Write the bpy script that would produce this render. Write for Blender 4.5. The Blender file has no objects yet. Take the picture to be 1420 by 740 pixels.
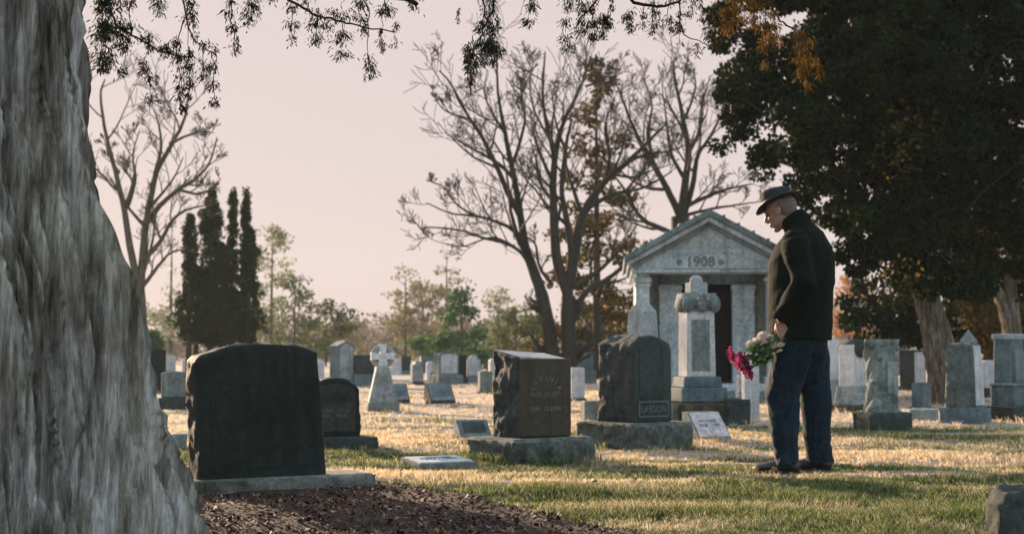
import bpy, bmesh, math, random
import numpy as np
from mathutils import Vector, Matrix

# ------------------------------------------------------------------ camera, sky, sun, exposure
SC = bpy.context.scene
COL = SC.collection
CAM_H, FPX, PITCH = 0.73, 1972.0, math.atan(122 / 1972.0)
SUN_AZ, SUN_EL = math.radians(-33), math.radians(12)
cam_d = bpy.data.cameras.new("camera")
cam = bpy.data.objects.new("camera", cam_d)
COL.objects.link(cam)
cam.location = (0, 0, CAM_H)
cam.rotation_euler = (math.pi / 2 + PITCH, 0, 0)
cam_d.lens, cam_d.sensor_width = 50, 36
cam_d.clip_start, cam_d.clip_end = 0.1, 2000
cam_d.dof.use_dof = True
cam_d.dof.focus_distance = 6.6
cam_d.dof.aperture_fstop = 4.2
SC.camera = cam
SC.render.resolution_x, SC.render.resolution_y = 1024, 533
SC.view_settings.view_transform = 'Standard'
SC.view_settings.look = 'None'
SC.view_settings.gamma = 1
SC.view_settings.exposure = 1.4
SC.cycles.use_denoising = True
SC.cycles.max_bounces = 6
SC.cycles.transparent_max_bounces = 4
SC.cycles.volume_bounces = 0

W = bpy.data.worlds.new("World")
SC.world = W
W.use_nodes = True
nt = W.node_tree
nt.nodes.clear()
def wn(t, **k):
    n = nt.nodes.new(t)
    for a, b in k.items(): setattr(n, a, b)
    return n
sky = wn('ShaderNodeTexSky', sky_type='NISHITA', sun_disc=False, sun_elevation=SUN_EL,
         sun_rotation=SUN_AZ, air_density=1.2, dust_density=1.0, ozone_density=2.0)
tc = wn('ShaderNodeTexCoord')
sep = wn('ShaderNodeSeparateXYZ')
nt.links.new(tc.outputs['Generated'], sep.inputs[0])
# thin bright cloud veil: pink white over the lower sky, cooler grey blue overhead; raised away from the sun as added fill light
sund = Vector((math.sin(SUN_AZ) * math.cos(SUN_EL), math.cos(SUN_AZ) * math.cos(SUN_EL), math.sin(SUN_EL)))
dot = wn('ShaderNodeVectorMath', operation='DOT_PRODUCT')
nt.links.new(tc.outputs['Generated'], dot.inputs[0])
dot.inputs[1].default_value = sund
def wramp(stops, src):
    r = wn('ShaderNodeValToRGB'); cr = r.color_ramp
    cr.elements[0].position, cr.elements[0].color = stops[0][0], (*stops[0][1], 1)
    cr.elements[1].position, cr.elements[1].color = stops[-1][0], (*stops[-1][1], 1)
    for q, c in stops[1:-1]: cr.elements.new(q).color = (*c, 1)
    nt.links.new(src, r.inputs[0]); return r
front = wramp([(0, (.325, .262, .245)), (.05, (.33, .272, .262)), (.14, (.335, .282, .275)), (.35, (.33, .283, .282)), (.8, (.36, .42, .48))], sep.outputs['Z'])
away = wramp([(0, (.30, .33, .36)), (.2, (.36, .44, .50)), (.8, (.36, .45, .53))], sep.outputs['Z'])
mp = wn('ShaderNodeMapRange')
mp.inputs['From Min'].default_value = .45
mp.inputs['From Max'].default_value = -.15
nt.links.new(dot.outputs['Value'], mp.inputs['Value'])
mul = wn('ShaderNodeMixRGB')
nt.links.new(mp.outputs[0], mul.inputs[0]); nt.links.new(front.outputs[0], mul.inputs[1]); nt.links.new(away.outputs[0], mul.inputs[2])
bg1 = wn('ShaderNodeBackground'); bg1.inputs[1].default_value = 0.06
bg2 = wn('ShaderNodeBackground'); bg2.inputs[1].default_value = 0.86
nt.links.new(sky.outputs[0], bg1.inputs[0]); nt.links.new(mul.outputs[0], bg2.inputs[0])
add = wn('ShaderNodeMixShader'); add.inputs[0].default_value = .97; out = wn('ShaderNodeOutputWorld')
nt.links.new(bg1.outputs[0], add.inputs[1]); nt.links.new(bg2.outputs[0], add.inputs[2])
nt.links.new(add.outputs[0], out.inputs['Surface'])

sl = bpy.data.lights.new("sun", 'SUN')
sl.energy, sl.angle, sl.color = 5.0, math.radians(0.6), (1.0, 0.73, 0.49)
sun = bpy.data.objects.new("sun", sl)
COL.objects.link(sun)
sun.rotation_euler = (-sund).to_track_quat('-Z', 'Y').to_euler()

# ------------------------------------------------------------------ photo geometry: a picture point at a distance
_c, _s = math.cos(PITCH), math.sin(PITCH)
def ray(u, v):
    x, y = (u - 710) / FPX, (370 - v) / FPX
    return (x, _c - y * _s, _s + y * _c)
def at(u, v, Y):
    r = ray(u, v); t = Y / r[1]
    return Vector((r[0] * t, Y, CAM_H + r[2] * t))
def gp(u, v):
    r = ray(u, v); t = -CAM_H / r[2]
    return Vector((r[0] * t, r[1] * t, 0))
def mpp(Y): return Y / FPX

# ------------------------------------------------------------------ noise
_rng = np.random.default_rng(7)
_N = 256
_TAB = _rng.random((_N, _N))
def vnoise(x, y, seed=0):
    x = np.asarray(x, float) + seed * 17.31; y = np.asarray(y, float) + seed * 9.77
    xi, yi = np.floor(x).astype(int), np.floor(y).astype(int)
    fx, fy = x - xi, y - yi
    fx, fy = fx * fx * (3 - 2 * fx), fy * fy * (3 - 2 * fy)
    a, b = _TAB[xi % _N, yi % _N], _TAB[(xi + 1) % _N, yi % _N]
    c, d = _TAB[xi % _N, (yi + 1) % _N], _TAB[(xi + 1) % _N, (yi + 1) % _N]
    return (a + (b - a) * fx) * (1 - fy) + (c + (d - c) * fx) * fy
def fbm(x, y, o=4, seed=0):
    s = 0; a = 0.5; k = 1
    for i in range(o):
        s = s + a * (vnoise(np.asarray(x) * k, np.asarray(y) * k, seed + i) - .5); a *= .5; k *= 2.03
    return s
def vn3(x, y, z, o=3, seed=0):            # noise in three directions
    zi = np.floor(z); f = z - zi; f = f * f * (3 - 2 * f)
    return fbm(x + zi * 31.7, y + zi * 17.3, o, seed) * (1 - f) + fbm(x + zi * 31.7 + 31.7, y + zi * 17.3 + 17.3, o, seed) * f
def noise3(P, sc, seed=0):
    P = np.asarray(P) / sc
    return (fbm(P[:, 0] + P[:, 2] * .73, P[:, 1] + P[:, 2] * .61, 3, seed) + fbm(P[:, 2] + P[:, 0] * .37, P[:, 1] - P[:, 0] * .59, 3, seed + 5))

# ------------------------------------------------------------------ mesh helpers
def np_mesh(name, V, Q=None, T=None):
    V = np.asarray(V, np.float32).reshape(-1, 3)
    me = bpy.data.meshes.new(name)
    parts, tot = [], []
    if Q is not None and len(Q): parts.append(np.asarray(Q, np.int32).ravel()); tot.append(np.full(len(Q), 4, np.int32))
    if T is not None and len(T): parts.append(np.asarray(T, np.int32).ravel()); tot.append(np.full(len(T), 3, np.int32))
    L = np.concatenate(parts); tot = np.concatenate(tot)
    st = np.concatenate([[0], np.cumsum(tot)[:-1]]).astype(np.int32)
    me.vertices.add(len(V)); me.vertices.foreach_set('co', V.ravel())
    me.loops.add(len(L)); me.loops.foreach_set('vertex_index', L)
    me.polygons.add(len(tot)); me.polygons.foreach_set('loop_start', st); me.polygons.foreach_set('loop_total', tot)
    me.update(calc_edges=True)
    return me
def attr(me, name, vals):
    a = me.attributes.new(name, 'FLOAT', 'POINT')
    a.data.foreach_set('value', np.asarray(vals, np.float32).ravel())
def smooth(me, on=True):
    me.polygons.foreach_set('use_smooth', np.full(len(me.polygons), on)); me.update()
def link(name, me, mat=None, parent=None, sm=None, loc=None, rot=None):
    o = bpy.data.objects.new(name, me)
    COL.objects.link(o)
    if mat is not None: me.materials.append(mat)
    if sm is not None: smooth(me, sm)
    if parent is not None: o.parent = parent
    if loc is not None: o.location = loc
    if rot is not None: o.rotation_euler = rot
    return o
def thing(name, label, cat, loc=(0, 0, 0), rz=0, group=None):
    o = bpy.data.objects.new(name, None)
    COL.objects.link(o); o.location = loc; o.rotation_euler = (0, 0, rz)
    o['label'] = label; o['category'] = cat
    if group: o['group'] = group
    return o
def tag(o, label, cat, group=None, kind=None):
    o['label'] = label; o['category'] = cat
    if group: o['group'] = group
    if kind: o['kind'] = kind
    return o

class MB:                     # collects tubes, boxes and polygons, then links them as one mesh
    def __init__(s): s.v = []; s.f = []; s.n = 0
    def add(s, V, F):
        b = s.n; s.v.extend([tuple(p) for p in V]); s.n += len(V)
        s.f.extend([tuple(i + b for i in f) for f in F])
    def tube(s, pts, rad, n=8, cap=True, flat=1.0, twist=0, up=None):
        pts = [Vector(p) for p in pts]; V = []; F = []
        if not hasattr(rad, '__len__'): rad = [rad] * len(pts)
        ref = Vector(up) if up is not None else None
        prev = None
        for i, p in enumerate(pts):
            d = (pts[min(i + 1, len(pts) - 1)] - pts[max(i - 1, 0)])
            if d.length < 1e-9: d = Vector((0, 0, 1))
            d.normalize()
            if ref is not None: a = ref - d * ref.dot(d)
            elif prev is None: a = Vector((1, 0, 0)) if abs(d.x) < .8 else Vector((0, 1, 0)); a = a - d * a.dot(d)
            else: a = prev - d * prev.dot(d)
            a.normalize(); prev = a; b = d.cross(a)
            r = rad[i]; ra, rb = (r if hasattr(r, '__len__') else (r, r * flat))
            for k in range(n):
                t = 2 * math.pi * k / n + twist
                V.append(p + a * (ra * math.cos(t)) + b * (rb * math.sin(t)))
        for i in range(len(pts) - 1):
            for k in range(n):
                k2 = (k + 1) % n
                F.append((i * n + k, i * n + k2, (i + 1) * n + k2, (i + 1) * n + k))
        if cap:
            F.append(tuple(range(n))[::-1]); F.append(tuple(range((len(pts) - 1) * n, len(pts) * n)))
        s.add(V, F)
    def box(s, c, size, rz=0, taper=1.0):
        x, y, z = [q / 2 for q in size]; V = []
        R = Matrix.Rotation(rz, 3, 'Z')
        for k, (i, j) in [(k, ij) for k in (-1, 1) for ij in ((-1, -1), (1, -1), (1, 1), (-1, 1))]:
            q = taper if k == 1 else 1
            V.append(R @ Vector((i * x * q, j * y * q, k * z)) + Vector(c))
        s.add(V, [(3, 2, 1, 0), (4, 5, 6, 7), (0, 1, 5, 4), (1, 2, 6, 5), (2, 3, 7, 6), (3, 0, 4, 7)])
    def prism(s, prof, y0, y1):            # profile in x,z pulled along y
        n = len(prof)
        V = [(p[0], y0, p[1]) for p in prof] + [(p[0], y1, p[1]) for p in prof]
        s.add(V, [tuple(range(n)), tuple(range(n, 2 * n))[::-1]] + [(i + n, (i + 1) % n + n, (i + 1) % n, i) for i in range(n)])
    def ell(s, c, r, M=None, n=14, m=9):
        V = []; F = []
        M = M or Matrix.Identity(3)
        for i in range(m + 1):
            th = math.pi * (0.02 + .96 * i / m)
            for k in range(n):
                ph = 2 * math.pi * k / n
                V.append(M @ Vector((r[0] * math.sin(th) * math.cos(ph), r[1] * math.sin(th) * math.sin(ph), r[2] * math.cos(th))) + Vector(c))
        for i in range(m):
            for k in range(n):
                F.append((i * n + k, (i + 1) * n + k, (i + 1) * n + (k + 1) % n, i * n + (k + 1) % n))
        F.append(tuple(range(n))); F.append(tuple(range(m * n, m * n + n))[::-1])
        s.add(V, F)
    def mesh(s, name):
        me = bpy.data.meshes.new(name); me.from_pydata(s.v, [], s.f); me.update(); return me
    def build(s, name, mat, parent=None, sm=False, bevel=0, seg=2, loc=None, rot=None):
        o = link(name, s.mesh(name), mat, parent, sm, loc, rot)
        if bevel:
            m = o.modifiers.new('bevel', 'BEVEL'); m.width = bevel; m.segments = seg
            m.limit_method = 'ANGLE'; m.angle_limit = math.radians(35)
        return o

# ------------------------------------------------------------------ materials
def mat_new(name):
    m = bpy.data.materials.new(name); m.use_nodes = True
    n = m.node_tree; b = n.nodes['Principled BSDF']
    return m, n, b
def N(n, t, **k):
    x = n.nodes.new(t)
    for a, b in k.items(): setattr(x, a, b)
    return x
def noise_node(n, scale, detail=4, rough=.6, stretch=(1, 1, 1), coord='Object'):
    t = N(n, 'ShaderNodeTexCoord'); mp = N(n, 'ShaderNodeMapping'); mp.inputs['Scale'].default_value = stretch
    x = N(n, 'ShaderNodeTexNoise'); x.inputs['Scale'].default_value = scale
    x.inputs['Detail'].default_value = detail; x.inputs['Roughness'].default_value = rough
    n.links.new(t.outputs[coord], mp.inputs[0]); n.links.new(mp.outputs[0], x.inputs['Vector'])
    return x
def ramp(n, src, stops):
    r = N(n, 'ShaderNodeValToRGB'); cr = r.color_ramp
    cr.elements[0].position = stops[0][0]; cr.elements[0].color = (*stops[0][1], 1)
    cr.elements[1].position = stops[-1][0]; cr.elements[1].color = (*stops[-1][1], 1)
    for p, c in stops[1:-1]: cr.elements.new(p).color = (*c, 1)
    n.links.new(src, r.inputs[0]); return r
def mixc(n, fac, a, b, mode='MIX'):
    x = N(n, 'ShaderNodeMixRGB', blend_type=mode)
    for i, s in ((0, fac), (1, a), (2, b)):
        if hasattr(s, 'links'): n.links.new(s, x.inputs[i])
        elif hasattr(s, '__len__'): x.inputs[i].default_value = (*s, 1)
        else: x.inputs[i].default_value = s
    return x.outputs[0]
def bump(n, b, src, strength=.4, dist=.01):
    x = N(n, 'ShaderNodeBump'); x.inputs['Strength'].default_value = strength; x.inputs['Distance'].default_value = dist
    n.links.new(src, x.inputs['Height']); n.links.new(x.outputs[0], b.inputs['Normal'])
def stone(name, col, dark=None, stain=.5, lichen=None, lich_amt=.45, grain=120, bmp=.5, rough=.85, drip=True, size=1.0, mid=.75):
    m, n, b = mat_new(name)
    dark = dark or tuple(c * .35 for c in col)
    big = noise_node(n, 3.2 / size, 6, .68)
    r1 = ramp(n, big.outputs[0], [(.34, dark), (.52, col), (.75, tuple(min(1, c * 1.25) for c in col))])
    base = mixc(n, 1 - stain, r1.outputs[0], col)
    if drip:
        dn = noise_node(n, 9 / size, 4, .7, (1, 1, .12))
        rd = ramp(n, dn.outputs[0], [(.50, (1, 1, 1)), (.68, (.42, .44, .42))])
        base = mixc(n, .75 * stain + .15, base, mixc(n, 1, base, rd.outputs[0], 'MULTIPLY'))
    mn = noise_node(n, 24 / size, 5, .75)
    rm = ramp(n, mn.outputs[0], [(.34, (.55, .56, .55)), (.5, (1, 1, 1)), (.66, (1.45, 1.45, 1.43))])
    base = mixc(n, mid, base, mixc(n, 1, base, rm.outputs[0], 'MULTIPLY'))
    gn = noise_node(n, grain / size, 2, .8)
    rg = ramp(n, gn.outputs[0], [(.35, (.62, .62, .62)), (.5, (1, 1, 1)), (.68, (1.35, 1.33, 1.3))])
    base = mixc(n, .8, base, mixc(n, 1, base, rg.outputs[0], 'MULTIPLY'))
    if lichen:
        ln = noise_node(n, 11 / size, 8, .75)
        rl = ramp(n, ln.outputs[0], [(1 - lich_amt, (0, 0, 0)), (1.06 - lich_amt, (1, 1, 1))])
        base = mixc(n, rl.outputs[0], base, lichen)
    n.links.new(base, b.inputs['Base Color']); b.inputs['Roughness'].default_value = rough; b.inputs['Specular IOR Level'].default_value = .3
    bn = noise_node(n, 38 / size, 8, .75)
    bump(n, b, bn.outputs[0], bmp, .012 * size)
    return m
def plain(name, col, rough=.7, var=.25, scale=30, bmp=.2, dist=.004, **kw):
    m, n, b = mat_new(name)
    x = noise_node(n, scale, 5, .65)
    r = ramp(n, x.outputs[0], [(.3, tuple(c * (1 - var) for c in col)), (.7, tuple(min(1, c * (1 + var)) for c in col))])
    n.links.new(r.outputs[0], b.inputs['Base Color']); b.inputs['Roughness'].default_value = rough
    if bmp: bump(n, b, x.outputs[0], bmp, dist)
    for k, v in kw.items(): b.inputs[k.replace('_', ' ')].default_value = v
    return m
def leafy(name, stops, trans=.45, tcol=None, scale=1.3, rough=.6):     # thin leaves that let some sunlight through
    m, n, b = mat_new(name)
    x = noise_node(n, scale, 5, .7)
    a = N(n, 'ShaderNodeAttribute', attribute_name='rnd')
    mx = N(n, 'ShaderNodeMath', operation='MULTIPLY_ADD'); mx.inputs[1].default_value = .5
    sb = N(n, 'ShaderNodeMath', operation='MULTIPLY_ADD'); sb.inputs[1].default_value = 1.0; sb.inputs[2].default_value = -.25
    n.links.new(x.outputs[0], sb.inputs[0]); n.links.new(a.outputs['Fac'], mx.inputs[0]); n.links.new(sb.outputs[0], mx.inputs[2])
    r = ramp(n, mx.outputs[0], stops)
    n.links.new(r.outputs[0], b.inputs['Base Color']); b.inputs['Roughness'].default_value = rough
    b.inputs['Specular IOR Level'].default_value = .05
    tr = N(n, 'ShaderNodeBsdfTranslucent')
    tcx = mixc(n, 1, r.outputs[0], tcol or (1.6, 1.3, .6), 'MULTIPLY'); n.links.new(tcx, tr.inputs[0])
    ms = N(n, 'ShaderNodeMixShader'); ms.inputs[0].default_value = trans
    n.links.new(b.outputs[0], ms.inputs[1]); n.links.new(tr.outputs[0], ms.inputs[2])
    n.links.new(ms.outputs[0], n.nodes['Material Output'].inputs['Surface'])
    return m

# ------------------------------------------------------------------ the ground
MUL_X, MUL_Y = [], []
for u, v in ((200, 690), (285, 682), (400, 676), (500, 668), (560, 668), (640, 684), (700, 697), (780, 712), (860, 728), (930, 748)):
    p = gp(u, v); MUL_X.append(p.x); MUL_Y.append(p.y)
def mulch_amt(x, y):
    edge = np.interp(x, MUL_X, MUL_Y, left=MUL_Y[0] + .3, right=2.5)
    return np.clip((edge - y + .35 * fbm(x / .35, y / .3, 4, 3)) / .12, 0, 1)
def gz(x, y):
    x = np.asarray(x, float); y = np.asarray(y, float)
    f = np.clip((y - 2) / 5, .3, 1)
    z = .125 * fbm(x / 2.3 + .15 * y, y / .75, 2, 1) * f * np.clip((22 - y) / 8, .35, 1) + .045 * fbm(x / .42, y / .36, 3, 11) * f + .10 * fbm(x / 7, y / 6, 2, 21)
    return z * np.clip((60 - y) / 30, .4, 1) - 0.005
def frost_sun(x, y):               # straw share: frosted dormant grass plus sunlit streaks painted into the colour
    a = .14 + 1.05 * np.clip((y - 9) / 8, 0, 1) + 5.0 * fbm(x / 1.9, y / .62, 4, 31) + .9 * fbm(x / .5, y / .3, 3, 41)
    return np.clip(a, 0, 1)
def axis(lo, hi, dlo, dhi, step, grow):
    c = list(np.arange(dlo, dhi, step)); s = step; p = dhi
    while p < hi: c.append(p); s *= grow; p += s
    c.append(hi); s = step; p = dlo - step; l = []
    while p > lo: l.append(p); s *= grow; p -= s
    l.append(lo)
    return np.array(l[::-1] + c)
xs = axis(-300, 300, -5, 6.5, .05, 1.06); ys = axis(-40, 360, 4, 15, .05, 1.045)
X, Y = np.meshgrid(xs, ys)
Z = gz(X, Y)
nx, ny = len(xs), len(ys)
idx = np.arange(nx * ny).reshape(ny, nx)
Q = np.stack([idx[:-1, :-1], idx[:-1, 1:], idx[1:, 1:], idx[1:, :-1]], -1).reshape(-1, 4)
gme = np_mesh('ground', np.stack([X, Y, Z], -1).reshape(-1, 3), Q)
attr(gme, 'mulch', mulch_amt(X, Y)); attr(gme, 'frost_sun', frost_sun(X, Y))
m, n, b = mat_new('turf')
gn = noise_node(n, 14, 8, .75); gn2 = noise_node(n, 90, 4, .8)
green = ramp(n, gn.outputs[0], [(.3, (.02, .036, .010)), (.5, (.05, .078, .018)), (.7, (.12, .13, .035))])
straw = ramp(n, gn.outputs[0], [(.3, (.22, .16, .11)), (.5, (.48, .385, .32)), (.72, (.68, .59, .54))])
soil = ramp(n, gn2.outputs[0], [(.3, (.016, .008, .005)), (.6, (.052, .024, .013)), (.75, (.11, .05, .028))])
af = N(n, 'ShaderNodeAttribute', attribute_name='frost_sun'); am = N(n, 'ShaderNodeAttribute', attribute_name='mulch')
c = mixc(n, af.outputs['Fac'], green.outputs[0], straw.outputs[0])
c = mixc(n, am.outputs['Fac'], c, soil.outputs[0])
n.links.new(c, b.inputs['Base Color']); b.inputs['Roughness'].default_value = .9
bump(n, b, gn2.outputs[0], .9, .03)
g = link('ground', gme, m, sm=True); g['kind'] = 'structure'

# ------------------------------------------------------------------ grass blades (uncountable) and wood mulch
KEEP_OUT = []          # (x, y, r) feet of stones, filled before the grass is sown
def sow_grass():
    rng = np.random.default_rng(3)
    def tufts(nt, y0, y1, power, blades, hgt, wid):
        t = rng.random(nt); a = 1 - power
        y = (y0 ** a + t * (y1 ** a - y0 ** a)) ** (1 / a)
        x = (rng.random(nt) * 2 - 1) * (y * .40 + .3)
        ok = mulch_amt(x, y) < rng.random(nt) * .75
        for kx, ky, kr in KEEP_OUT: ok &= (np.hypot(x - kx, y - ky) > kr * .72)
        x, y = x[ok], y[ok]; k = len(x); rim = np.zeros(k)
        for kx, ky, kr in KEEP_OUT: rim += (np.hypot(x - kx, y - ky) < kr * 1.12 + .04) * (kr > .05)
        fr = frost_sun(x, y)
        tall = (.55 + 1.2 * np.clip(vnoise(x / .5, y / .4, 51), 0, 1) ** 1.5) * (1 - .2 * fr) * (1 + .8 * np.clip(rim, 0, 1))
        x = np.repeat(x, blades); y = np.repeat(y, blades); fr = np.repeat(fr, blades); tall = np.repeat(tall, blades)
        M = len(x); sc = y / 8.0
        ang = rng.random(M) * 2 * np.pi; rr = rng.random(M) * .03 * sc ** .5
        bx, by = x + np.cos(ang) * rr, y + np.sin(ang) * rr
        bz = gz(bx, by) - .004
        h = hgt * tall * (.5 + .8 * rng.random(M)); lean = (.25 + .9 * rng.random(M)) * h
        la = ang + rng.normal(0, .9, M)
        w = wid * sc * (.7 + .6 * rng.random(M)); wa = rng.random(M) * np.pi
        wx, wy = np.cos(wa) * w / 2, np.sin(wa) * w / 2
        V = np.empty((M, 5, 3))
        V[:, 0] = np.stack([bx - wx, by - wy, bz], -1); V[:, 1] = np.stack([bx + wx, by + wy, bz], -1)
        mx, my, mz = bx + np.cos(la) * lean * .35, by + np.sin(la) * lean * .35, bz + h * .6
        V[:, 2] = np.stack([mx + wx * .8, my + wy * .8, mz], -1); V[:, 3] = np.stack([mx - wx * .8, my - wy * .8, mz], -1)
        V[:, 4] = np.stack([bx + np.cos(la) * lean, by + np.sin(la) * lean, bz + h * (.75 + .25 * rng.random(M))], -1)
        return V, fr, rng.random(M)
    A = [tufts(26000, 5.4, 14, 1.6, 11, .040, .0040), tufts(9000, 13, 40, 1.7, 8, .042, .0042)]
    V = np.concatenate([a[0] for a in A]); fr = np.concatenate([a[1] for a in A]); rd = np.concatenate([a[2] for a in A])
    M = len(V); o = np.arange(M) * 5
    me = np_mesh('grass', V.reshape(-1, 3), np.stack([o, o + 1, o + 2, o + 3], -1), np.stack([o + 3, o + 2, o + 4], -1))
    attr(me, 'frost_sun', np.repeat(np.clip(fr + (rd - .5) * .7, 0, 1), 5)); attr(me, 'rnd', np.repeat(rd, 5))
    m, n, b = mat_new('grass_blades')
    af = N(n, 'ShaderNodeAttribute', attribute_name='frost_sun'); ar = N(n, 'ShaderNodeAttribute', attribute_name='rnd')
    gr = ramp(n, ar.outputs['Fac'], [(0, (.03, .055, .012)), (.5, (.08, .125, .024)), (1, (.19, .21, .05))])
    st = ramp(n, ar.outputs['Fac'], [(0, (.42, .29, .12)), (.5, (.74, .55, .32)), (1, (.86, .74, .60))])
    c = mixc(n, af.outputs['Fac'], gr.outputs[0], st.outputs[0])
    n.links.new(c, b.inputs['Base Color']); b.inputs['Roughness'].default_value = .6; b.inputs['Specular IOR Level'].default_value = .2
    tr = N(n, 'ShaderNodeBsdfTranslucent'); n.links.new(c, tr.inputs[0])
    ms = N(n, 'ShaderNodeMixShader'); ms.inputs[0].default_value = .5
    n.links.new(b.outputs[0], ms.inputs[1]); n.links.new(tr.outputs[0], ms.inputs[2])
    n.links.new(ms.outputs[0], n.nodes['Material Output'].inputs['Surface'])
    tag(link('grass', me, m, sm=True), 'short green and frosted straw coloured lawn grass', 'grass', kind='stuff')
def sow_mulch():
    rng = np.random.default_rng(5)
    n0 = 70000
    y = 4.8 + rng.random(n0) ** 1.2 * 4.2; x = (rng.random(n0) * 2 - 1) * 4.0
    ok = (mulch_amt(x, y) > rng.random(n0) * .9) | (rng.random(n0) < .035)
    ok &= (np.abs(x) < y * .42)
    for kx, ky, kr in KEEP_OUT: ok &= (np.hypot(x - kx, y - ky) > kr)
    x, y = x[ok], y[ok]; M = len(x)
    L = .005 + .014 * rng.random(M) ** 2.2; Wd = L * (.25 + .6 * rng.random(M))
    a = rng.random(M) * 2 * np.pi; tilt = rng.normal(0, .45, M); roll = rng.normal(0, .5, M)
    z = gz(x, y) + .003 + .012 * rng.random(M)
    ax = np.stack([np.cos(a) * np.cos(tilt), np.sin(a) * np.cos(tilt), np.sin(tilt)], -1)
    bx = np.stack([-np.sin(a) * np.cos(roll), np.cos(a) * np.cos(roll), np.sin(roll)], -1)
    c = np.stack([x, y, z], -1); nn = np.cross(ax, bx)
    curl = (rng.random(M) * .35 * L)[:, None]
    V = np.empty((M, 6, 3)); L_, W_ = L[:, None], Wd[:, None]
    V[:, 0] = c - ax * L_ + nn * curl; V[:, 1] = c - ax * L_ * .1 - bx * W_; V[:, 2] = c + ax * L_ * .7 - bx * W_ * .6 + nn * curl * .5
    V[:, 3] = c + ax * L_ + nn * curl; V[:, 4] = c + ax * L_ * .3 + bx * W_; V[:, 5] = c - ax * L_ * .5 + bx * W_ * .7
    o = np.arange(M) * 6
    T = np.concatenate([np.stack([o, o + 1, o + 5], -1), np.stack([o + 1, o + 4, o + 5], -1), np.stack([o + 1, o + 2, o + 4], -1), np.stack([o + 2, o + 3, o + 4], -1)])
    me = np_mesh('wood_mulch', V.reshape(-1, 3), None, T)
    attr(me, 'rnd', np.repeat(rng.random(M), 6))
    m, n, b = mat_new('mulch_chips')
    ar = N(n, 'ShaderNodeAttribute', attribute_name='rnd')
    r = ramp(n, ar.outputs['Fac'], [(0, (.018, .008, .005)), (.45, (.065, .026, .014)), (.8, (.14, .055, .028)), (.94, (.24, .13, .07)), (1, (.40, .28, .20))])
    n.links.new(r.outputs[0], b.inputs['Base Color']); b.inputs['Roughness'].default_value = .75
    tag(link('wood_mulch', me, m), 'brown wood chips and fallen leaves spread at the foot of the cedar', 'mulch', kind='stuff')

# ------------------------------------------------------------------ leaves and branches
def leaf_cloud(centers, radii, per, size, seed=0, droop=0, shape='leaf', squash=1.0):
    """per leaves in each ellipsoid clump; every leaf a folded pair of triangles"""
    rng = np.random.default_rng(seed)
    C = np.repeat(np.asarray(centers, float), per, 0); R = np.repeat(np.asarray(radii, float).reshape(len(centers), -1), per, 0)
    M = len(C)
    d = rng.normal(size=(M, 3)); d /= np.linalg.norm(d, axis=1)[:, None]
    rr = rng.random(M) ** .45
    if R.shape[1] == 1: R = np.repeat(R, 3, 1)
    P = C + d * R * rr[:, None]
    ax = rng.normal(size=(M, 3)) * .8 + d * .8; ax[:, 2] -= droop
    ax /= np.linalg.norm(ax, axis=1)[:, None]
    bx = np.cross(ax, rng.normal(size=(M, 3))); bx /= np.linalg.norm(bx, axis=1)[:, None] + 1e-9
    s = (size * (.5 + rng.random(M)))[:, None]
    V = np.empty((M, 4, 3))
    w = .42 if shape == 'leaf' else .16
    nn = np.cross(ax, bx)
    V[:, 0] = P; V[:, 1] = P + ax * s * .55 + bx * s * w; V[:, 2] = P + ax * s; V[:, 3] = P + ax * s * .5 - bx * s * w + nn * s * .15
    return V, rng.random(M)
def leaves_obj(name, clouds, mat, parent):
    V = np.concatenate([c[0] for c in clouds]); r = np.concatenate([c[1] for c in clouds])
    M = len(V); o = np.arange(M) * 4
    me = np_mesh(name, V.reshape(-1, 3), None, np.concatenate([np.stack([o, o + 1, o + 2], -1), np.stack([o, o + 2, o + 3], -1)]))
    attr(me, 'rnd', np.repeat(r, 4))
    return link(name, me, mat, parent)

def limb_path(pts, k=4, wob=0.0, rnd=random):
    """smooth polyline through control points (Catmull-Rom)"""
    P = [Vector(p) for p in pts]; out = []
    for i in range(len(P) - 1):
        a, b, c, d = P[max(i - 1, 0)], P[i], P[i + 1], P[min(i + 2, len(P) - 1)]
        for j in range(k):
            t = j / k
            q = .5 * ((2 * b) + (c - a) * t + (2 * a - 5 * b + 4 * c - d) * t * t + (3 * b - 3 * c + d - a) * t ** 3)
            if wob: q += Vector((rnd.gauss(0, wob), rnd.gauss(0, wob), rnd.gauss(0, wob)))
            out.append(q)
    out.append(P[-1]); return out
def grow(mb, start, d, length, r, lev, rnd, up=.12, kids=5, gnarl=.25, tips=None, minr=.004, spread=.9):
    """one branch with curving segments that throws off side branches"""
    n = max(3, int(4 + lev)); p = Vector(start); d = Vector(d).normalized(); pts = [p.copy()]; dirs = [d.copy()]
    for i in range(n):
        d = (d + Vector((rnd.gauss(0, gnarl), rnd.gauss(0, gnarl), rnd.gauss(0, gnarl) + up))).normalized()
        p = p + d * (length / n); pts.append(p.copy()); dirs.append(d.copy())
    rad = [max(minr, r * (1 - .75 * i / n)) for i in range(n + 1)]
    mb.tube(pts, rad, 6 if lev > 2 else (4 if lev > 1 else 3), cap=False)
    if tips is not None and lev <= 1: tips.append(pts[-1]); tips.append(pts[len(pts) // 2])
    if lev <= 0: return
    side(mb, pts, rad, length, lev, rnd, up, kids, gnarl, tips, minr, spread)
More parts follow.
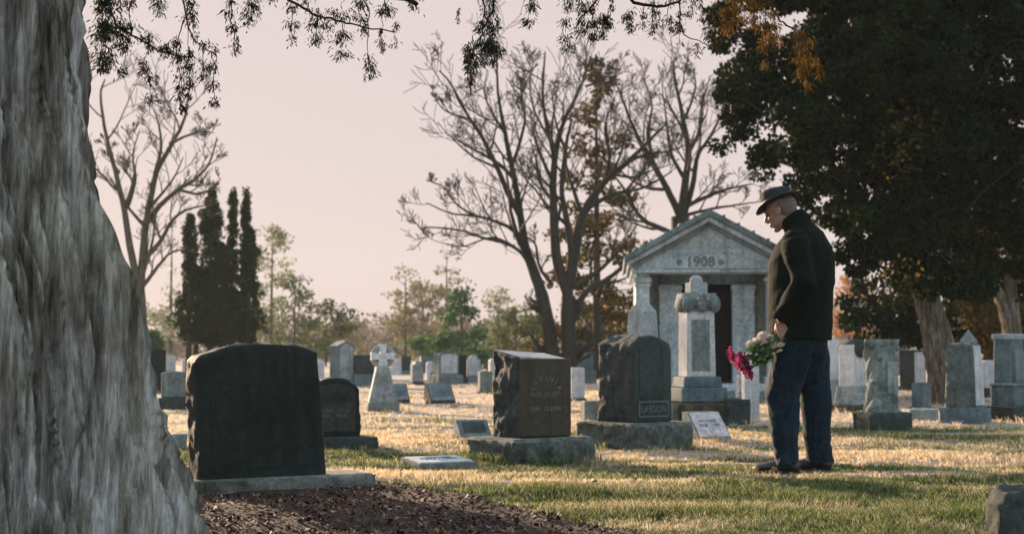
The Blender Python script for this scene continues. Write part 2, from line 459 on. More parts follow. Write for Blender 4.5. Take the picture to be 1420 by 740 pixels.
def side(mb, pts, rad, length, lev, rnd, up=.12, kids=5, gnarl=.25, tips=None, minr=.004, spread=.9, frm=.22, ratio=.58):
    for k in range(kids):
        t = frm + (1 - frm) * (k + rnd.random() * .9) / kids
        f = min(t * (len(pts) - 1), len(pts) - 1.001); i = int(f)
        p = pts[i].lerp(pts[i + 1], f - i); d = (pts[i + 1] - pts[i]).normalized()
        s = Vector((rnd.gauss(0, 1), rnd.gauss(0, .8), rnd.gauss(0.2, .8))); s = (s - d * s.dot(d)).normalized()
        nd = (d * (1 - spread * .45) + s * spread).normalized()
        r = rad[i] * (.55 if lev > 1 else .5)
        grow(mb, p, nd, length * ratio * (1.15 - .6 * t) * (.7 + .6 * rnd.random()), max(minr, r), lev - 1, rnd, up, max(3, kids), gnarl, tips, minr, spread)

# ------------------------------------------------------------------ stones
def gblock(w, d, h, res=.03, top=None, tx=0, ty=0, rough=None, edge=.006, seed=1, base_z=0.0, chip=.0, nsc=.11, lean=0.0):
    """block w x d x h on z=base_z. top(u) scales the height over the width (u -1..1); tx/ty taper each side inwards;
    rough = {'l','r','f','b','t': depth of pitched rock face}"""
    rough = rough or {}
    nx, ny, nz = max(2, int(w / res)), max(2, int(d / res)), max(2, int(h / res))
    ids = {}; V = []; Nn = []; F = []
    def vid(i, j, k):
        key = (i, j, k)
        if key in ids: return ids[key]
        u, v, q = 2 * i / nx - 1, 2 * j / ny - 1, k / nz
        # keep the outermost rows close to the arris so corners read as a worn edge
        def ed(c, L):
            if abs(c) == 1: return c
            return c
        x, y = u * w / 2, v * d / 2
        z = q * h * (1 - (1 - (top(u) if top else 1)) * 1.0)
        x *= 1 - (tx / (w / 2)) * q; y *= 1 - (ty / (d / 2)) * q
        nrm = Vector((0, 0, 0)); am = 0
        for cond, vec, nm in ((i == 0, (-1, 0, 0), 'l'), (i == nx, (1, 0, 0), 'r'), (j == 0, (0, -1, 0), 'f'), (j == ny, (0, 1, 0), 'b'), (k == nz, (0, 0, 1), 't')):
            if cond:
                nrm += Vector(vec); am = max(am, rough.get(nm, 0)) if nrm.length <= 1.01 else min(am, rough.get(nm, 0)) * .6
        ids[key] = len(V); V.append([x, y, z + base_z]); Nn.append((*nrm, am)); return ids[key]
    for i in range(nx):
        for j in range(ny):
            F.append((vid(i, j, 0), vid(i, j + 1, 0), vid(i + 1, j + 1, 0), vid(i + 1, j, 0)))
            F.append((vid(i, j, nz), vid(i + 1, j, nz), vid(i + 1, j + 1, nz), vid(i, j + 1, nz)))
    for i in range(nx):
        for k in range(nz):
            F.append((vid(i, 0, k), vid(i + 1, 0, k), vid(i + 1, 0, k + 1), vid(i, 0, k + 1)))
            F.append((vid(i, ny, k), vid(i, ny, k + 1), vid(i + 1, ny, k + 1), vid(i + 1, ny, k)))
    for j in range(ny):
        for k in range(nz):
            F.append((vid(0, j, k), vid(0, j, k + 1), vid(0, j + 1, k + 1), vid(0, j + 1, k)))
            F.append((vid(nx, j, k), vid(nx, j + 1, k), vid(nx, j + 1, k + 1), vid(nx, j, k + 1)))
    V = np.array(V); V[V[:, 2] < base_z + 1e-6, 2] -= .10 if base_z < 0 else 0; Nn = np.array(Nn)
    nl = np.linalg.norm(Nn[:, :3], axis=1)
    corner = nl > 1.2
    pos = V + seed * 3.7
    a = noise3(pos, nsc, seed) * 2.0 + 1.1 * noise3(pos, nsc * .38, seed + 3)
    ridge = np.abs(noise3(pos, nsc * 1.7, seed + 7)) * -2.6 + .5
    disp = (a + ridge) * Nn[:, 3]
    dirn = Nn[:, :3] / np.maximum(nl, 1e-6)[:, None]
    V = V + dirn * disp[:, None]
    V[corner] -= dirn[corner] * (edge + chip * np.clip(noise3(pos[corner], .06, seed + 9), 0, 1)[:, None] * 2)
    me = bpy.data.meshes.new('stone'); me.from_pydata(V.tolist(), [], F); me.update()
    return me
def stone_obj(name, mat, parent=None, loc=None, rot=None, **k):
    me = gblock(**k)
    o = link(name, me, mat, parent, None, loc, rot)
    return o
def sharp(o, ang=32):
    smooth(o.data, True)
    m = o.modifiers.new('edge', 'EDGE_SPLIT'); m.split_angle = math.radians(ang)
FONTS = {}
def text(name, s, size, mat, parent, loc, rot=(math.pi / 2, 0, 0), ext=.002, align='CENTER', bold=0.0):
    c = bpy.data.curves.new(name, 'FONT'); c.body = s; c.size = size; c.extrude = ext; c.align_x = align; c.align_y = 'CENTER'
    c.offset = bold * size; c.resolution_u = 3
    tmp = bpy.data.objects.new('tmp', c); COL.objects.link(tmp)
    me = bpy.data.meshes.new_from_object(tmp.evaluated_get(bpy.context.evaluated_depsgraph_get()))
    bpy.data.objects.remove(tmp)
    return link(name, me, mat, parent, None, loc, rot)
def arc_text(name, s, size, mat, parent, cx, cz, R, y, a0, a1, ext=.002):
    """letters set round an arch on a front face: one mesh"""
    bm = bmesh.new()
    for i, ch in enumerate(s):
        a = math.radians(a0 + (a1 - a0) * i / max(1, len(s) - 1))
        o = text('letter', ch, size, None, None, (0, 0, 0), (0, 0, 0), ext)
        me = o.data
        M = Matrix.Translation((cx + R * math.sin(a), y, cz + R * math.cos(a))) @ Matrix.Rotation(a, 4, 'Y') @ Matrix.Rotation(math.pi / 2, 4, 'X')
        me.transform(M); bm.from_mesh(me); bpy.data.objects.remove(o)
    me = bpy.data.meshes.new(name); bm.to_mesh(me); bm.free()
    return link(name, me, mat, parent)

dark_granite = stone('dark_granite', (.017, .025, .021), (.007, .011, .009), .8, (.050, .062, .054), .30, 160, .35, .75)
dark_granite_polish = stone('dark_granite_face', (.030, .034, .033), (.016, .02, .019), .5, None, 0, 160, .12, .5)
grey_base = stone('mossy_grey_granite', (.16, .17, .155), (.05, .06, .05), .8, (.07, .10, .05), .42, 130, .7)
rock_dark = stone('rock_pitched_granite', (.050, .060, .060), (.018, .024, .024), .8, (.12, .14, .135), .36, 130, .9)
brown_granite = stone('brown_polished_granite', (.058, .048, .032), (.03, .03, .024), .6, (.13, .072, .028), .36, 140, .12, .45)
green_granite = stone('weathered_green_granite', (.04, .056, .052), (.018, .027, .025), .7, (.085, .10, .085), .33, 130, .4, .8)
base_granite = stone('rough_base_granite', (.12, .14, .125), (.035, .045, .04), .95, (.25, .27, .23), .36, 120, 1.0, mid=.95)
grey_marble = stone('weathered_grey_marble', (.31, .335, .34), (.11, .135, .14), .75, (.16, .19, .18), .35, 60, .35, .8, mid=.4)
white_marble = stone('pale_marble', (.55, .55, .56), (.28, .31, .33), .6, (.33, .35, .34), .28, 60, .25, .75, mid=.3)
blue_slate = stone('blue_grey_slate', (.105, .15, .165), (.04, .065, .075), .7, (.09, .12, .12), .3, 80, .3, .7)
mid_granite = stone('grey_granite', (.17, .20, .195), (.07, .09, .095), .6, None, 0, 110, .4, .8)
pink_granite = stone('pink_grey_granite', (.52, .48, .50), (.22, .20, .21), .4, None, 0, 110, .3, .8)
dark_base = stone('dark_base_stone', (.045, .055, .052), (.018, .024, .022), .7, (.10, .11, .09), .3, 110, .6, .9)
letter_dark = plain('letter_shadow', (.022, .024, .022), .9, .1, 40, 0)
letter_pale = plain('letter_pale', (.14, .135, .12), .8, .5, 30, 0)
letter_grey = plain('letter_grey', (.10, .115, .11), .8, .4, 30, 0)

A = math.radians
def place(u, v, push=0.0):
    """ground point under picture point u,v, and metres per picture pixel there"""
    p = gp(u, v); p.y += push; p.x *= (p.y) / (p.y - push) if push else 1
    k = math.hypot(p.x, p.y)
    return p, p.y / FPX
def root(name, label, cat, p, rz, group=None, foot=.3):
    KEEP_OUT.append((p.x, p.y, foot))
    return thing(name, label, cat, (p.x, p.y, float(gz(p.x, p.y)) - .012), rz, group)
GR = 'gravestones standing in the cemetery'

# 1 the big dark headstone beside the cedar, leaning a little to the left
p = Vector((-1.40, 7.92, 0)); 
t = root('headstone', 'large dark rounded-top headstone leaning beside the old cedar trunk', 'headstone', p, A(30), GR, .38)
arch = lambda u: 1 - .085 * abs(u) ** 2.2
me = gblock(w=.735, d=.20, h=.745, res=.022, top=arch, tx=.020, ty=.006, rough={'l': .012, 'r': .012, 't': .010}, seed=2, edge=.007, base_z=.058)
sl_ = link('slab', me, dark_granite, t, True, (0, 0, 0), (0, A(-3.2), 0)); sharp(sl_)
pan = MB(); W2, H2 = .285, .56
prof = [(-W2, .12), (W2, .12)] + [(W2 * math.cos(A(a)), .50 + .10 * math.sin(A(a))) for a in range(0, 181, 15)]
pan.prism(prof, -.1015, -.090)
pan.build('panel', dark_granite, sl_, False, .002)
me = gblock(w=1.10, d=.34, h=.10, res=.03, rough={'l': .02, 'r': .02, 'f': .018, 'b': .02}, seed=4, edge=.012, base_z=-.025)
o = link('base', me, grey_base, t, True); sharp(o, 50); o.location = (.09, 0, 0)

# 2 dark arched stone with a surname, behind it
p, k = place(462, 624, .12)
t = root('headstone', 'dark arched headstone with faded surname ADAMS, just right of the large dark one', 'headstone', p, A(14), GR, .25)
me = gblock(w=.40, d=.16, h=.45, res=.02, top=lambda u: 1 - .20 * abs(u) ** 2.1, tx=.008, rough={'l': .008, 'r': .008, 't': .008}, seed=6, base_z=.115)
o = link('slab', me, dark_granite, t, True); sharp(o)
pan = MB(); prof = [(-.165, .15), (.165, .15)] + [(.165 * math.cos(A(a)), .44 + .075 * math.sin(A(a))) for a in range(0, 181, 15)]
pan.prism(prof, -.083, -.07); pan.build('panel', stone('worn_grey_panel', (.06, .06, .055), (.03, .032, .03), .7, (.12, .12, .11), .3, 120, .3), o, False, .002)
text('surname', 'ADAMS', .082, letter_dark, o, (0, -.0838, .405), bold=.02)
text('inscription', 'BORN   DIED\n1841   1908', .040, letter_grey, o, (-.01, -.0838, .29))
me = gblock(w=.60, d=.32, h=.13, res=.03, rough={'l': .01, 'r': .01, 'f': .006, 'b': .012}, seed=8, edge=.008, base_z=-.02)
o = link('base', me, dark_base, t, True); sharp(o, 50); o.location = (.03, 0, 0)

# 3 slant topped brown stone in the middle
p, k = place(737, 638, .26)
t = root('headstone', 'brown granite headstone with slanted top and arched lettering, on rough grey block', 'headstone', p, A(37), GR, .40)
def slant(me, h, d, cut, z0):          # top tips down towards the front
    for v in me.vertices:
        q = (v.co.z - z0) / h
        if q > .3: v.co.z -= (q - .3) / .7 * cut * (.5 - v.co.y / d)
W3, D3, H3 = .47, .31, .615
me = gblock(w=W3, d=D3, h=H3, res=.018, rough={'l': .020, 'b': .02, 'r': .012}, seed=12, edge=.006, base_z=.195)
slant(me, H3, D3, .052, .195)
for v in me.vertices: v.co.z -= .025 * max(0, (v.co.z - .5) / .3) * (v.co.x / W3 + .5)
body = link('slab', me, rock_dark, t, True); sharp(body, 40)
pan = MB(); pan.box((0, -D3 / 2 - .004, .195 + .28), (W3 - .008, .012, .545)); pan.build('polished_face', brown_granite, body, False, .003)
fy = -D3 / 2 - .0112
arc_text('surname', 'LAVINIA', .058, letter_pale, body, 0, .475, .135, fy, -62, 62)
text('inscription', 'AUG. 24.1871', .047, letter_pale, body, (.0, fy, .495), bold=.01)
text('inscription', 'JAN. 10.1894', .050, letter_pale, body, (.0, fy, .395), bold=.015)
cz = lambda x, y: (lambda z: z - .025 * max(0, (z - .5) / .3) * (x / W3 + .5))(.195 + H3 - .052 * (.5 - y / D3))
mb = MB(); cs = [(-W3/2 + .014, -D3/2 + .001), (W3/2 - .006, -D3/2 + .001), (W3/2 - .006, D3/2 - .014), (-W3/2 + .014, D3/2 - .014)]
mb.add([(x, y, cz(x, y) - .02) for x, y in cs] + [(x, y, cz(x, y) + .005) for x, y in cs], [(3,2,1,0), (4,5,6,7), (0,1,5,4), (1,2,6,5), (2,3,7,6), (3,0,4,7)])
mb.build('sunlit_top_plate', stone('sunlit_top_paint', (.40, .38, .38), (.22, .21, .21), .5, (.2, .2, .19), .3, 120, .2, .45), body, False, .003)  # added plate; bright light on the slanted top is put into its colour
me = gblock(w=.72, d=.56, h=.225, res=.022, rough={'l': .028, 'r': .028, 'f': .026, 'b': .026}, seed=14, edge=.018, base_z=-.03, nsc=.14)
o = link('base', me, base_granite, t, True); sharp(o, 50)

# 4 green grey stone, peaked top
p, k = place(880, 622, .26)
t = root('headstone', 'mossy green-grey headstone with softly peaked top and framed name, right of the brown one', 'headstone', p, A(40), GR, .40)
W4, D4, H4 = .42, .40, .685
me = gblock(w=W4, d=D4, h=H4, res=.02, top=lambda u: 1 - .10 * abs(u) ** 1.5, rough={'l': .022, 'b': .02, 't': .014, 'r': .01}, seed=16, edge=.008, base_z=.215)
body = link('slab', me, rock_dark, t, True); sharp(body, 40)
pan = MB(); prof = [(-W4 / 2 + .004, .22), (W4 / 2 - .004, .22), (W4 / 2 - .006, .80), (.0, .865), (-W4 / 2 + .006, .80)]
pan.prism(prof, -D4 / 2 - .012, -D4 / 2 + .012)
fr = pan.build('polished_face', green_granite, body, False, .004)
pan = MB(); pan.prism([(-.155, .405), (.155, .405), (.155, .79), (0, .82), (-.155, .79)], -D4 / 2 - .017, -D4 / 2 - .008); pan.build('panel', green_granite, body, False, .003)
pan = MB()
for (cx, cz, sx, sz) in ((0, .375, .33, .012), (0, .258, .33, .012), (-.16, .316, .012, .105), (.16, .316, .012, .105)): pan.box((cx, -D4 / 2 - .014, cz), (sx, .010, sz))
pan.build('name_frame', letter_grey, body, False, .002)
text('surname', 'LARSON', .075, letter_grey, body, (0, -D4 / 2 - .0135, .316), ext=.003, bold=.01)
me = gblock(w=.70, d=.66, h=.245, res=.024, rough={'l': .03, 'r': .03, 'f': .026, 'b': .026}, seed=18, edge=.02, base_z=-.03, nsc=.14)
o = link('base', me, base_granite, t, True); sharp(o, 50)

# low markers
def slant_marker(u, v, wpx, hpx, dpx, ang, mat, side_mat, label, seed, lettered=True, face='slant', push=.15, plate=None, cat='grave marker'):
    p, k = place(u, v, push)
    t = root('grave_marker', label, cat, p, ang, 'low slanted grave markers', .5 * wpx * k)
    w, h, d = wpx * k, hpx * k, dpx * k
    mb = MB(); lo = h * (.16 if face == 'slant' else .75)
    V = [(-w/2, -d/2, -.10), (w/2, -d/2, -.10), (w/2, d/2, -.10), (-w/2, d/2, -.10), (-w/2, -d/2, lo), (w/2, -d/2, lo), (w/2, d/2, h), (-w/2, d/2, h), (-w/2, d*.2, h), (w/2, d*.2, h)]
    if face == 'slant': Fc = [(3,2,1,0), (0,1,5,4), (4,5,9,8), (8,9,6,7), (2,3,7,6), (1,2,6,9,5), (0,4,8,7,3)]
    else: Fc = [(3,2,1,0), (0,1,5,4), (4,5,6,7), (2,3,7,6), (1,2,6,5), (0,4,7,3)]
    mb.add(V, Fc)
    o = mb.build('body', side_mat, t, False, .006 * max(1, w), 2)
    y1 = d*.2 if face == 'slant' else d/2
    sl = Vector((0, y1 + d/2, h - lo)); L = sl.length; e = sl.normalized(); nn = Vector((0, -e.z, e.y))
    mb = MB(); q = .96
    c0 = Vector((0, -d/2, lo)) + e * L * .04; c1 = Vector((0, -d/2, lo)) + e * L * q
    P = [c0 + Vector((-w*.47, 0, 0)), c0 + Vector((w*.47, 0, 0)), c1 + Vector((w*.47, 0, 0)), c1 + Vector((-w*.47, 0, 0))]
    mb.add([x - nn * .004 for x in P] + [x + nn * .006 for x in P], [(3,2,1,0), (4,5,6,7), (0,1,5,4), (1,2,6,5), (2,3,7,6), (3,0,4,7)])
    mb.build('face', mat, t, False, .002)
    if plate:
        c0 = Vector((0, -d/2, lo)) + e * L * .25; c1 = Vector((0, -d/2, lo)) + e * L * .85
        P = [c0 + Vector((-w*.36, 0, 0)), c0 + Vector((w*.36, 0, 0)), c1 + Vector((w*.36, 0, 0)), c1 + Vector((-w*.36, 0, 0))]
        mb = MB(); mb.add([x for x in P] + [x + nn * .010 for x in P], [(3,2,1,0), (4,5,6,7), (0,1,5,4), (1,2,6,5), (2,3,7,6), (3,0,4,7)])
        mb.build('panel', plate, t, False, .002)
    if lettered:
        c = Vector((0, -d/2, lo)) + e * L * .55 + nn * .0075
        text('inscription', 'MOTHER\n1838 - 1902', min(w * .14, L * .26), letter_grey, t, c, (math.atan2(e.z, e.y), 0, 0), .001)
    return t
slant_marker(608, 648, 84, 18, 62, A(28), white_marble, mid_granite, 'flat low pale marker flush in the grass left of the brown stone base', 3, face='flat', push=.13)
slant_marker(980, 612, 52, 41, 44, A(26), pink_granite, mid_granite, 'pale slant-faced marker with dark lettering between green-grey stone and man', 5, push=.14)
slant_marker(656, 606, 46, 28, 30, A(24), blue_slate, mid_granite, 'small grey slant marker half behind the base of the brown stone', 6, lettered=False, plate=green_granite)
slant_marker(610, 558, 37, 28, 26, A(26), mid_granite, dark_base, 'blue-grey slant marker alone on the frosted lawn right of the stone cross', 7, lettered=False, plate=blue_slate)
slant_marker(551, 558, 30, 27, 22, A(24), mid_granite, dark_base, 'blue-grey slant marker touching the right side of the stone cross', 8, lettered=False, plate=blue_slate, push=.3)

# celtic cross
p, k = place(530, 570, .15)
t = root('celtic_cross', 'pale ringed stone cross standing on a square grey plinth', 'stone cross', p, A(12), GR, .3)
h = 92 * k; u_ = 40 * k
mb = MB(); mb.prism([(-.19*1.0, .11), (.19, .11), (.080, h*.70), (-.080, h*.70)], -.09, .09); mb.build('shaft', grey_marble, t, False, .01)
hc = h * .835; R = 14.5 * k
mb = MB()
for a in range(4):
    M = Matrix.Rotation(a * math.pi / 2, 4, 'Y')
    pr = [(-.030, 0), (.030, 0), (.052, R * 1.12), (-.052, R * 1.12)] if a != 2 else [(-.04, 0), (.04, 0), (.07, R * 1.1), (-.07, R * 1.1)]
    b0 = MB(); b0.prism(pr, -.07, .07)
    mb.add([M @ Vector(q) + Vector((0, 0, hc)) for q in b0.v], b0.f)
mb.build('cross_arms', white_marble, t, False, .006)
mb = MB(); ring = [(R * .86 * math.cos(a * math.pi / 16), 0, hc + R * .86 * math.sin(a * math.pi / 16)) for a in range(33)]
mb.tube(ring, [(.024, .045)] * 33, 8, cap=False, up=(0, 1, 0)); mb.build('ring', grey_marble, t, True)
me = gblock(w=44*k, d=40*k, h=14*k, res=.04, rough={'f': .008, 'l': .008, 'r': .008}, seed=21, edge=.01); sharp(link('plinth', me, grey_base, t), 45)

# general background stones
def simple_stone(u, v, wpx, hpx, mat, label, shape='flat', ang=.35, base=None, dpx=None, push=.1, seed=1, base_h=8, cat='headstone', face=None, name='headstone', bw=1.25):
    p, k = place(u, v, push)
    t = root(name, label, cat, p, ang, GR, .4 * wpx * k)
    w, h, d = wpx * k, hpx * k, (dpx or wpx * .4) * k; bh = base_h * k if base else 0
    if base:
        me = gblock(w=w * bw, d=d * (bw + .3), h=bh + .02, res=max(.03, w / 12), rough={'f': .01, 'l': .01, 'r': .01}, seed=seed + 50, edge=.008, base_z=-.02)
        sharp(link('base', me, base, t), 45)
    H = h - bh
    mb = MB()
    if shape == 'arch': prof = [(-w/2, bh), (w/2, bh)] + [(w/2 * math.cos(A(a)), h - w * .28 + w * .28 * math.sin(A(a))) for a in range(0, 181, 12)]
    elif shape == 'low_arch': prof = [(-w/2, bh), (w/2, bh)] + [(w/2 * math.cos(A(a)), h - w * .1 + w * .1 * math.sin(A(a))) for a in range(0, 181, 12)]
    elif shape == 'peak': prof = [(-w/2, bh), (w/2, bh), (w/2, h - w * .25), (0, h), (-w/2, h - w * .25)]
    elif shape == 'shoulder': prof = [(-w/2, bh), (w/2, bh), (w/2, h * .82), (w * .3, h * .84), (w * .22, h * .95), (0, h), (-w * .22, h * .95), (-w * .3, h * .84), (-w/2, h * .82)]
    else: prof = [(-w/2, bh), (w/2, bh), (w/2, h), (-w/2, h)]
    if shape == 'slab_rough':
        me = gblock(w=w, d=d, h=H, res=max(.025, w / 20), rough={'l': .02, 'b': .02, 'r': .01, 't': .015}, seed=seed, edge=.01, base_z=bh)
        o = link('slab', me, mat, t, True); sharp(o, 40)
    elif shape == 'obelisk':
        b0 = MB(); q = .72; zt = h - w * .55; x, y = w / 2, d / 2
        V = [(-x,-y,bh),(x,-y,bh),(x,y,bh),(-x,y,bh),(-x*q,-y*q,zt),(x*q,-y*q,zt),(x*q,y*q,zt),(-x*q,y*q,zt),(0,0,h)]
        mb.add(V, [(3,2,1,0),(0,1,5,4),(1,2,6,5),(2,3,7,6),(3,0,4,7),(4,5,8),(5,6,8),(6,7,8),(7,4,8)])
        o = mb.build('shaft', mat, t, False, .01)
    else:
        mb.prism(prof, -d / 2, d / 2); o = mb.build('slab', mat, t, False, .008)
    if face:
        mb = MB(); mb.prism([(x * .84, bh + (z - bh) * .90 + H * .04) for x, z in prof], -d / 2 - .006, -d / 2 + .006)
        mb.build('face', face, t, False, .003)
    return t
S = simple_stone
# left, between cedar and big stone
S(212, 545, 34, 62, dark_granite, 'plain dark headstone partly hidden behind the cedar trunk', 'low_arch', .2, None, 14, .2, 31)
S(243, 567, 38, 54, blue_slate, 'blue-grey headstone on dark base between cedar trunk and large dark stone', 'low_arch', .25, dark_base, 18, .2, 32, 18, face=mid_granite)
S(247, 628, 22, 26, grey_marble, 'tiny low grey footstone peeking out at the right edge of the cedar roots', 'flat', .6, None, 12, .1, 33)
S(300, 518, 26, 57, grey_marble, 'distant grey block headstone showing just over the top of the large dark stone', 'flat', .7, mid_granite, 20, .3, 34, 8)
S(212, 521, 16, 20, white_marble, 'small white headstone far behind the cedar edge', 'arch', .3, None, 8, .3, 35)
S(236, 518, 14, 26, white_marble, 'far white headstone just above the blue-grey one by the cedar', 'flat', .3, mid_granite, 9, .3, 36, 5)
S(258, 516, 12, 20, pink_granite, 'far pinkish headstone at the left edge of the large dark stone', 'arch', .3, None, 7, .3, 37)
# centre left
S(441, 528, 16, 32, white_marble, 'slim pale distant headstone above the ADAMS stone', 'arch', .3, pink_granite, 8, .3, 38, 6)
S(474, 536, 25, 64, blue_slate, 'tall blue-grey peaked monument left of the ringed cross', 'peak', .62, grey_marble, 25, .3, 39, 8, face=grey_marble)
S(504, 536, 26, 44, dark_base, 'dark squat headstone with light cap directly left of the ringed cross', 'flat', .4, blue_slate, 18, .3, 40, 18, face=green_granite)
S(578, 533, 16, 34, blue_slate, 'small blue-grey headstone on dark foot, behind the left edge of the lone slant marker', 'shoulder', .4, dark_base, 10, .3, 41, 4, face=grey_marble)
S(598, 526, 14, 26, white_marble, 'narrow white rounded headstone left of the broad lilac-faced one', 'arch', .2, None, 6, .3, 42)
S(606, 527, 18, 12, dark_base, 'low dark stone at the foot of the large pale arched headstone', 'low_arch', .2, None, 10, .2, 43)
S(618, 532, 30, 44, blue_slate, 'broad pale low-arched headstone with lilac face in front of the green pine', 'low_arch', .5, mid_granite, 22, .3, 44, 14, face=white_marble)
S(641, 531, 10, 40, dark_granite, 'thin black upright post stone between two pale headstones', 'flat', .4, dark_base, 8, .3, 45, 8)
S(656, 530, 19, 40, grey_marble, 'pale upright headstone with dark cross line, right of the thin black post', 'shoulder', .35, mid_granite, 10, .3, 46, 10, face=white_marble)
S(673, 545, 19, 32, mid_granite, 'grey headstone at the left edge of the brown stone', 'low_arch', .35, dark_base, 10, .3, 47, 4)
S(548, 520, 16, 24, white_marble, 'far pale rounded headstone just right of the ringed cross head', 'arch', .3, None, 8, .4, 48)
S(562, 519, 14, 26, dark_base, 'far dark headstone below the bare brown tree', 'flat', .3, blue_slate, 9, .4, 49, 6)
S(590, 517, 15, 24, blue_slate, 'far dim blue headstone between the small blue-grey one and the narrow white one', 'flat', .3, None, 8, .4, 50)
S(685, 522, 14, 26, pink_granite, 'far pink headstone immediately above the grey one by the brown stone', 'arch', .3, None, 8, .4, 51)
# between brown and green stones
S(800, 556, 20, 48, white_marble, 'white upright headstone seen between the brown and green-grey stones', 'flat', .3, dark_base, 10, .3, 52, 6)
S(808, 532, 26, 50, blue_slate, 'teal-grey headstone with a ledge behind the white upright one', 'shoulder', .3, blue_slate, 16, .3, 53, 20)
S(819, 583, 24, 28, mid_granite, 'small grey block at the left edge of the green-grey stone', 'flat', .35, None, 16, .2, 54)
S(790, 519, 12, 30, white_marble, 'far white headstone peeking above the right corner of the brown stone', 'shoulder', .3, None, 8, .4, 55)
# around the mausoleum
S(892, 588, 40, 180, grey_marble, 'tall blunt-pointed grey monument rising behind the green-grey stone', 'obelisk', .75, mid_granite, 38, .4, 56, 30, cat='monument', name='monument', bw=1.4)
S(1021, 586, 34, 36, dark_base, 'dark low block in front of the mausoleum door with a pale stake behind it', 'slab_rough', .3, None, 24, .2, 57)
S(1041, 584, 22, 96, white_marble, 'narrow tall pale headstone immediately left of the man, on the mausoleum side', 'flat', .3, None, 12, .15, 58)
# right of the man
S(1152, 566, 20, 100, white_marble, 'slim white obelisk-like stone hard against the right side of the man', 'peak', .5, grey_marble, 16, .3, 59, 40, cat='monument', name='monument')
S(1266, 541, 31, 56, dark_base, 'dark headstone with bright lilac face between tree-stump monument and leaning trunk', 'flat', .75, dark_base, 22, .3, 60, 6, face=pink_granite)  # paler face puts the skylight on that side into its colour
S(1278, 566, 20, 38, blue_slate, 'small dark blue-sided headstone at the foot of the leaning tree trunk', 'flat', .6, blue_slate, 18, .2, 61, 5, face=mid_granite)
S(1288, 583, 66, 17, grey_marble, 'long low pale kerb slab lying between the tree-stump monument and big obelisk stone', 'flat', .12, None, 28, .2, 62, cat='grave slab', name='grave_slab')
S(1368, 552, 30, 52, white_marble, 'white upright headstone with dark foot right of the tapered monument', 'low_arch', .55, dark_base, 22, .3, 63, 14)
S(1384, 545, 12, 30, pink_granite, 'little pale stone behind the white upright at far right', 'arch', .3, None, 8, .3, 64)
S(1240, 520, 16, 26, mid_granite, 'far grey headstone behind the tree-stump monument', 'arch', .3, None, 8, .4, 65)

# carved column monument in front of the mausoleum
p, k = place(967, 586, .35)
t = root('monument', 'tall carved grey monument with rosette cap standing before the mausoleum door', 'monument', p, A(14), GR, .55)
def B(name, mat, c, s, par=None, bev=.012, taper=1.0):
    mb = MB(); mb.box(c, s, 0, taper); return mb.build(name, mat, par or t, False, bev)
me = gblock(w=78*k, d=70*k, h=32*k, res=.05, rough={'f': .02, 'l': .02, 'r': .02, 't': .01}, seed=71, edge=.015, base_z=-.02)
sharp(link('base', me, stone('mossy_base', (.05, .055, .045), (.02, .024, .02), .7, (.10, .085, .02), .48, 90, .8), t), 45)
B('plinth', blue_slate, (0, 0, 40*k), (66*k, 58*k, 19*k), bev=.01)
B('plinth', blue_slate, (0, 0, 57*k), (57*k, 50*k, 16*k), bev=.02, taper=.94)
sh = B('shaft', white_marble, (0, 0, 110*k), (42*k, 36*k, 91*k), taper=.95)
B('panel', mid_granite, (-1*k, -18.2*k, 108*k), (26*k, 2*k, 70*k), sh, .004)
mb = MB(); mb.box((0, 0, 158*k), (44*k, 38*k, 6*k)); mb.box((0, 0, 170*k), (50*k, 44*k, 19*k), 0, .86)
for sx in (-1, 0, 1):
    mb.ell((sx * 20*k, -20*k, 164*k), (8*k, 6*k, 12*k), None, 10, 7)
    mb.ell((sx * 22*k, (sx != 0) * 4*k, 163*k), (6*k, 15*k, 10*k), None, 10, 7)
mb.build('capital', mid_granite, t, True, 0)
mb = MB(); mb.box((0, 0, 187*k), (25*k, 24*k, 15*k)); cap = mb.build('finial_block', grey_marble, t, False, .012)
mb = MB(); mb.ell((0, 0, 197*k), (9*k, 10*k, 8*k)); mb.build('finial', grey_marble, cap, True)
mb = MB()
for a in range(6): mb.ell((7*k*math.cos(a), -23.5*k, 171*k + 7*k*math.sin(a * 1.05)), (3*k, 2*k, 3*k), None, 8, 5)
mb.build('rosette', grey_marble, t, True)
# pale thin stake
p, k = place(1023, 586, .9)
t = root('stake', 'thin pale upright stake beside the dark block before the mausoleum', 'stake', p, 0, None, .1)
mb = MB(); mb.tube([(0, 0, -.02), (0, 0, .3), (.004, 0, 64*k)], [.022, .02, .016], 8); mb.build('post', pink_granite, t, True)
mb = MB(); mb.tube([(-.05, 0, 60*k), (.05, 0, 60*k)], .01, 6); mb.build('crosspiece', pink_granite, t, True)

# rounded-roll marble monument right of the man
p, k = place(1183, 572, .3)
t = root('monument', 'scroll-topped marble monument with bright side, between the man and the tree-stump stone', 'monument', p, A(42), GR, .4)
B('base', dark_base, (0, 0, 3*k), (52*k, 42*k, 16*k), bev=.02)
B('plinth', grey_marble, (0, 0, 19*k), (44*k, 34*k, 18*k), bev=.02, taper=.92)
B('plinth', grey_marble, (0, 0, 32*k), (38*k, 28*k, 9*k), bev=.012)
mb = MB(); w = 31*k
mb.prism([(-w/2, 36*k), (w/2, 36*k), (w/2*.92, 86*k)] + [(w/2*.92*math.cos(A(a)), 86*k + 12*k*math.sin(A(a))) for a in range(15, 180, 15)] + [(-w/2*.92, 86*k)], -12*k, 12*k)
mb.build('slab', white_marble, t, False, .01)
mb = MB(); mb.tube([(0, -15*k, 88*k), (0, 15*k, 88*k)], 12.5*k, 16); mb.build('scroll', dark_base, t, True)

